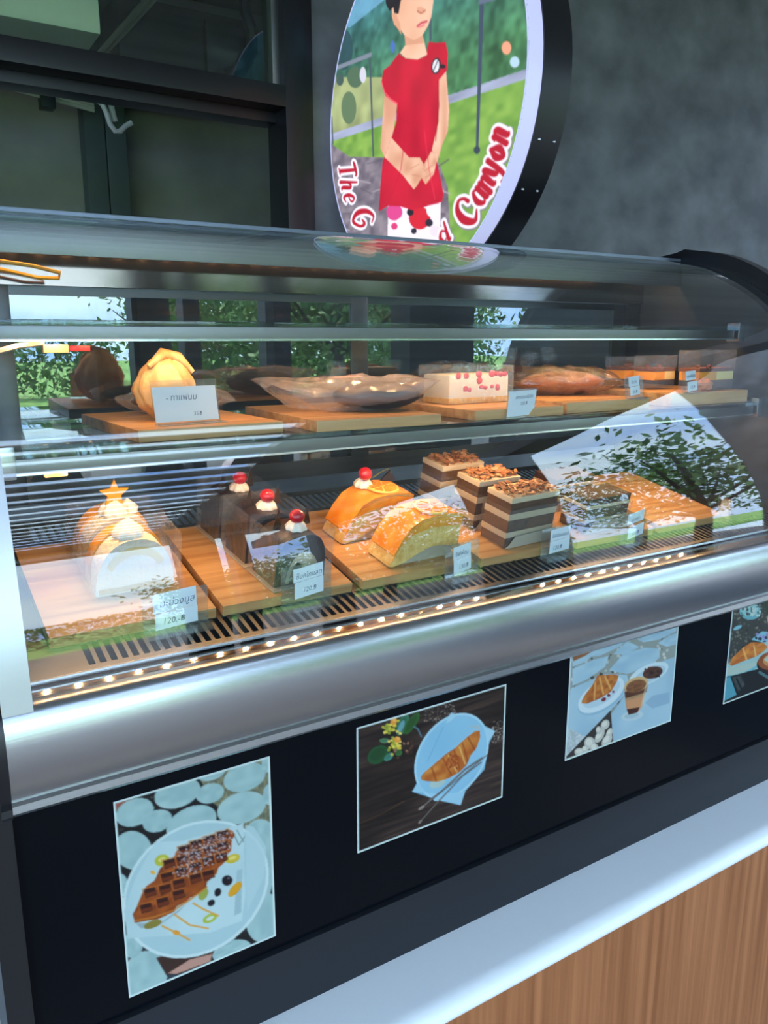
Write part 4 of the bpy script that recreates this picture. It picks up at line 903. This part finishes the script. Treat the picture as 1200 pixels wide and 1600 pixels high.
def orange_cake(label, x, y, rz, rich, s=1.0):
    T = thing('orange_cake', label, 'cake', on_deck(x, y), (DT, 0, rz), 'folded orange cakes'); T.scale = (s, s, s)
    top = [(-.082, .002), (-.074, .020), (-.060, .046), (-.044, .066), (-.020, .078), (.02, .083), (.055, .080), (.066, .074)]
    bot = [(.066, .006), (.050, .020), (.030, .026), (.005, .026), (-.022, .018), (-.050, .005), (-.074, .0)]
    D = .066
    MB().prism_y(top + bot, 0, D).build('sponge', M_sponge, T, False, 35)
    gl = top[1:]; up = [(a - .002 if a < 0 else a + .001, b + .0035) for a, b in gl]
    MB().prism_y(up + gl[::-1], -.002, D + .002).build('orange_glaze', M_orange, T, False, 50)
    side = [(-.078, .012), (-.062, .040), (-.040, .056), (0, .064), (.066, .060), (.066, .073), (.02, .081), (-.020, .076), (-.044, .064), (-.060, .045)]
    MB().prism_y(side, -.0022, .0).build('glaze_drip', M_orange, T, False, 30)
    MB().prism_y(bot[1:-1] + [(-.060, .0005), (.060, .0005)], .004, D - .004).build('paper_wrap', M_kraft, T, False, 40)
    sl = MB(); sl.lathe([(.0, 0), (.030, 0), (.031, .002), (.030, .004), (0, .004)], 28, (0, 0, 0)); o = sl.build('orange_slice', M_rind, T, False, 40)
    o.location = (.016, .030, .0845); o.rotation_euler = (0.0, .02, .3)
    for k in range(8):
        a = 2 * math.pi * k / 8; b = 2 * math.pi * (k + 1) / 8
        pr = [(.004 * math.cos((a + b) / 2), .004 * math.sin((a + b) / 2))] + [(.0265 * math.cos(a + .09 + (b - a - .18) * t / 4), .0265 * math.sin(a + .09 + (b - a - .18) * t / 4)) for t in range(5)]
        MB().prism_z(pr, .0041, .0052).build('orange_segment', M_orange, o, False, 0)
    if rich:
        rosette(T, -.012, .052, .083, .016)
        MB().blob((-.014, .046, .110), (.013, .013, .0125), 14, 9).build('cherry', M_red, T, False, 60)
        MB().add([(.010, .056, .098), (.030, .050, .112), (.046, .056, .112), (.030, .062, .104), (.012, .056, .095), (.030, .052, .109), (.045, .056, .109), (.030, .062, .101)], [(0, 1, 2, 3), (7, 6, 5, 4), (0, 4, 5, 1), (1, 5, 6, 2), (2, 6, 7, 3), (3, 7, 4, 0)]).build('mint_leaf', M_leaf_s, T, False, 0)
        MB().add([(.030, .060, .084), (.066, .058, .086), (.056, .064, .104), (.030, .063, .084), (.066, .061, .086), (.056, .067, .104)], [(0, 1, 2), (3, 5, 4), (0, 3, 4, 1), (1, 4, 5, 2), (2, 5, 3, 0)]).build('chocolate_shard', M_choc, T, False, 0)
    return T
orange_cake('folded orange cake with a plain orange slice, nearest the glass', .768, 1.090, .06, False)
orange_cake('folded orange cake topped with cream and a cherry', .735, 1.196, .06, True)

FL = None
def layer_cake(label, x, y, rz, layers, W, D, nuts, group, seed=1):
    T = thing('layer_cake', label, 'cake', on_deck(x, y), (DT, 0, rz), group)
    z = 0.0
    for nm, m, t in layers:
        e = .0 if 'sponge' in nm else .0012
        MB().box(-W / 2 - e, W / 2 + e, -e, D + e, z, z + t, .0008).build(nm, m, T, False, 30); z += t
    if nuts:
        g = random.Random(seed); mb = MB()
        for k in range(150):
            c = Vector((g.uniform(-W / 2 + .004, W / 2 - .004), g.uniform(.004, D - .004), z + g.uniform(.0, .009))); a = g.uniform(0, 6.28); q = Matrix.Rotation(a, 3, 'Z') @ Matrix.Rotation(g.uniform(-.9, .9), 3, 'X')
            vs = [c + q @ Vector((.0065 * math.cos(t), .0035 * math.sin(t), 0)) for t in np.linspace(0, 2 * math.pi, 7)[:-1]]
            n = q @ Vector((0, 0, .0009)); mb.add(vs + [v + n for v in vs], [tuple(range(6))[::-1], tuple(range(6, 12))] + [(i, (i + 1) % 6, 6 + (i + 1) % 6, 6 + i) for i in range(6)])
        o = mb.build('almond_flakes', M_almond, T, False, 0); o['kind'] = 'stuff'
    wrap_box(T, -W / 2 - .004, W / 2 + .004, -.005, D + .004, 0, z * .78)
    MB().prism_y([(-W / 2 - .005, .0), (W / 2 + .005, .0), (W / 2 + .005, .024), (-W / 2 + .02, .022), (-W / 2 + .006, .006)], -.0075, -.0066).build('paper_band', M_kraft, T, False, 0)
    return T
CL = [('coffee_sponge', M_coffee, .018), ('cream_layer', M_icing, .011), ('coffee_sponge', M_coffee, .024), ('cream_layer', M_icing, .012), ('coffee_sponge', M_coffee, .022), ('icing', M_icing, .010)]
layer_cake('almond topped coffee layer cake, nearest the glass', 1.000, 1.092, .10, CL, .128, .062, True, 'almond coffee cakes', 1)
layer_cake('almond topped coffee layer cake, middle of its row', .985, 1.178, .10, CL, .110, .060, True, 'almond coffee cakes', 2)
layer_cake('almond topped coffee layer cake, rear of its row', .965, 1.268, .10, CL, .110, .060, True, 'almond coffee cakes', 3)
DL = [('dark_sponge', M_choc2, .020), ('cream_layer', M_icing, .007), ('dark_sponge', M_choc2, .022), ('cream_layer', M_icing, .007), ('dark_sponge', M_choc2, .014)]
layer_cake('dark chocolate layer cake beside the almond cakes', 1.205, 1.092, .06, DL, .128, .062, False, None, 4)
layer_cake('dark chocolate layer cake at the rear of the deck', 1.215, 1.20, .06, DL, .120, .060, False, None, 5)

# ------------------------------------------------------------------ pastries on the middle shelf
BZ = MIDZ + .0185
T = thing('golden_bun', 'golden puff bun behind the large price tag', 'bun', (.382, 1.275, BZ))
def bunshape(x, y, z):
    s = 1 - .22 * max(z, 0); r = 1 + .07 * math.sin(9 * math.atan2(y, x) + 3 * z)
    return x * s * r, y * s * r, z + .10 * max(z, 0) * (1 + .6 * x)
MB().blob((0, 0, .050), (.048, .044, .049), 44, 22, .035, 3, bunshape).build('crust', M_bun, T, False, 60)
MB().tube([(-.03, -.02, .085), (-.005, -.012, .104), (.02, -.012, .098), (.042, -.014, .075)], [.004, .010, .009, .004], 8).build('crust_fold', M_bun, T, False, 60)
def pillow(w, d, h, seed, n=56, m=36, flap=.0):
    g = random.Random(seed); mb = MB(); k = rng.normal(0, 1, (8, 4))
    k2 = rng.normal(0, 1, (7, 4))
    def crk(u, v): return sum((1 - 2 * abs(math.sin(k2[i, 0] * 7 * u + k2[i, 1] * 5 * v + k2[i, 2] * 3))) * .09 for i in range(7))
    def wob(u, v): return sum(math.sin(k[i, 0] * 6 * u + k[i, 1] * 6 * v + k[i, 2] * 3) * .12 for i in range(8))
    vs = []
    for s in (1, -1):
        for i in range(n + 1):
            for j in range(m + 1):
                u, v = i / n * 2 - 1, j / m * 2 - 1
                e = max(0, 1 - abs(u) ** 3) ** .6 * max(0, 1 - abs(v) ** 2.6) ** .6
                zz = h * .5 + s * h * .5 * e * (1 + .40 * wob(u, v) + .55 * crk(u, v)) + (.012 * wob(u * 1.3, v) if s else 0) * (1 - e) + flap * max(0, abs(u) - .6)
                vs.append((u * w / 2 * (1 + .05 * wob(v, u)), v * d / 2 * (1 + .06 * wob(u, v)), max(zz, .0012 if s > 0 else .0004)))
    N = (n + 1) * (m + 1)
    fs = [(s * N + i * (m + 1) + j, s * N + (i + 1) * (m + 1) + j, s * N + (i + 1) * (m + 1) + j + 1, s * N + i * (m + 1) + j + 1) for s in (0, 1) for i in range(n) for j in range(m)]
    return mb.add(vs, fs)
T = thing('bagged_loaf', 'dark loaf in a crinkled clear plastic bag', 'bread', (.705, 1.265, BZ), (0, 0, -.12))
MB().blob((.055, -.02, .027), (.085, .055, .026), 24, 12, .02, 4).build('dark_loaf', M_plum, T, False, 60)
pillow(.30, .17, .062, 5, flap=.05).build('plastic_bag', M_bag, T, False, 20)
MB().add([(-.03, -.02, .0592), (.03, -.02, .0602), (.04, .03, .0602), (-.02, .03, .0592), (-.03, -.02, .0596), (.03, -.02, .0606), (.04, .03, .0606), (-.02, .03, .0596)], [(3, 2, 1, 0), (4, 5, 6, 7), (0, 1, 5, 4), (1, 2, 6, 5), (2, 3, 7, 6), (3, 0, 4, 7)]).build('bag_label', mat('pink_label', rgba(206, 150, 150), .5), T, False, 0)
T = thing('bagged_loaf', 'thin flat bag lying behind the golden bun', 'bread', (.44, 1.40, BZ), (0, 0, .1))
MB().blob((0, 0, .022), (.085, .03, .016), 20, 10, .02, 6).build('dark_loaf', M_plum, T, False, 60)
pillow(.20, .075, .045, 9).build('plastic_bag', M_bag, T, False, 50)

T = thing('strawberry_cake', 'white strawberry cake in a clear box', 'cake', (1.013, 1.262, BZ), (0, 0, .04)); T.scale = (1, 1, 1.25)
MB().box(-.078, .078, .0, .085, .0005, .046, .006).build('cream_cake', M_cream, T, False, 40)
MB().box(-.079, .079, -.001, .086, .0004, .010, .003).build('sponge_base', M_sponge, T, False, 30)
g = random.Random(11)
for (x, z) in ((-.055, .044), (-.035, .044), (-.035, .024), (-.028, .022), (.0, .046), (.002, .036), (.004, .026), (.018, .024), (.035, .026), (.048, .024), (.056, .045), (.066, .045), (.030, .046), (.044, .046)):
    MB().blob((x + g.uniform(-.003, .003), .0005, z), (g.uniform(.005, .009), .0022, g.uniform(.003, .006)), 10, 6, .12, int(x * 1e4)).build('strawberry_piece', M_pink, T, False, 60)
wrap_box(T, -.084, .084, -.008, .092, 0, .060, M_wrap, 'clear_box')
T = thing('bagged_loaf', 'brown loaf in a glossy brown tinted bag', 'bread', (1.285, 1.31, MIDZ + .0225), (0, 0, -.45))
MB().blob((0, 0, .026), (.095, .040, .026), 30, 14, .05, 8).build('brown_loaf', M_brown, T, False, 60)
pillow(.25, .115, .064, 12).build('plastic_bag', M_bagb, T, False, 20)
def pudding(label, x, y, w, rz=0.0, lid=.05):
    T = thing('layered_pudding', label, 'dessert', (x, y, MIDZ + .0285), (0, 0, rz), 'layered puddings in clear boxes')
    W = w / 2; D = .055
    MB().box(-W, W, 0, D, .0004, .022, .002).build('clear_base', M_wrap, T, False, 0)
    MB().box(-W + .001, W - .001, .001, D, .022, .042, .002).build('custard_layer', M_custard, T, False, 30)
    MB().box(0, W - .0005, .0003, D - .001, .0222, .0418, .002).build('vanilla_layer', M_vanilla, T, False, 30)
    MB().box(-W, W, .0, D, .042, .050, .002).build('cocoa_topping', M_cocoa, T, False, 30)
    g = random.Random(int(x * 1e4))
    for k in range(3): MB().blob((g.uniform(-W * .7, W * .7), g.uniform(.008, D * .7), .052), (.006, .006, .005), 10, 6, .1, k).build('cocoa_nib', M_cocoa, T, False, 60)
    wrap_box(T, -W - .002, W + .002, -.002, D + .002, .042, .042 + lid, M_wrap, 'clear_lid')
    return T
pudding('layered pudding in a clear box, leftmost of the row', 1.548, 1.335, .075, .1, .032)
pudding('layered pudding in a clear box, middle of the row', 1.555, 1.250, .082, .1, .036)
pudding('large layered pudding in a tall clear box at the right', 1.650, 1.180, .135, .05, .048)
T = thing('paper_napkin', 'crumpled orange paper beside the large layered pudding', 'paper', (1.585, 1.178, MIDZ + .0285))
MB().blob((0, -.012, .014), (.030, .012, .013), 14, 8, .22, 21).build('folded_paper', mat('orange_paper', rgba(222, 140, 96), .6), T, False, 20)
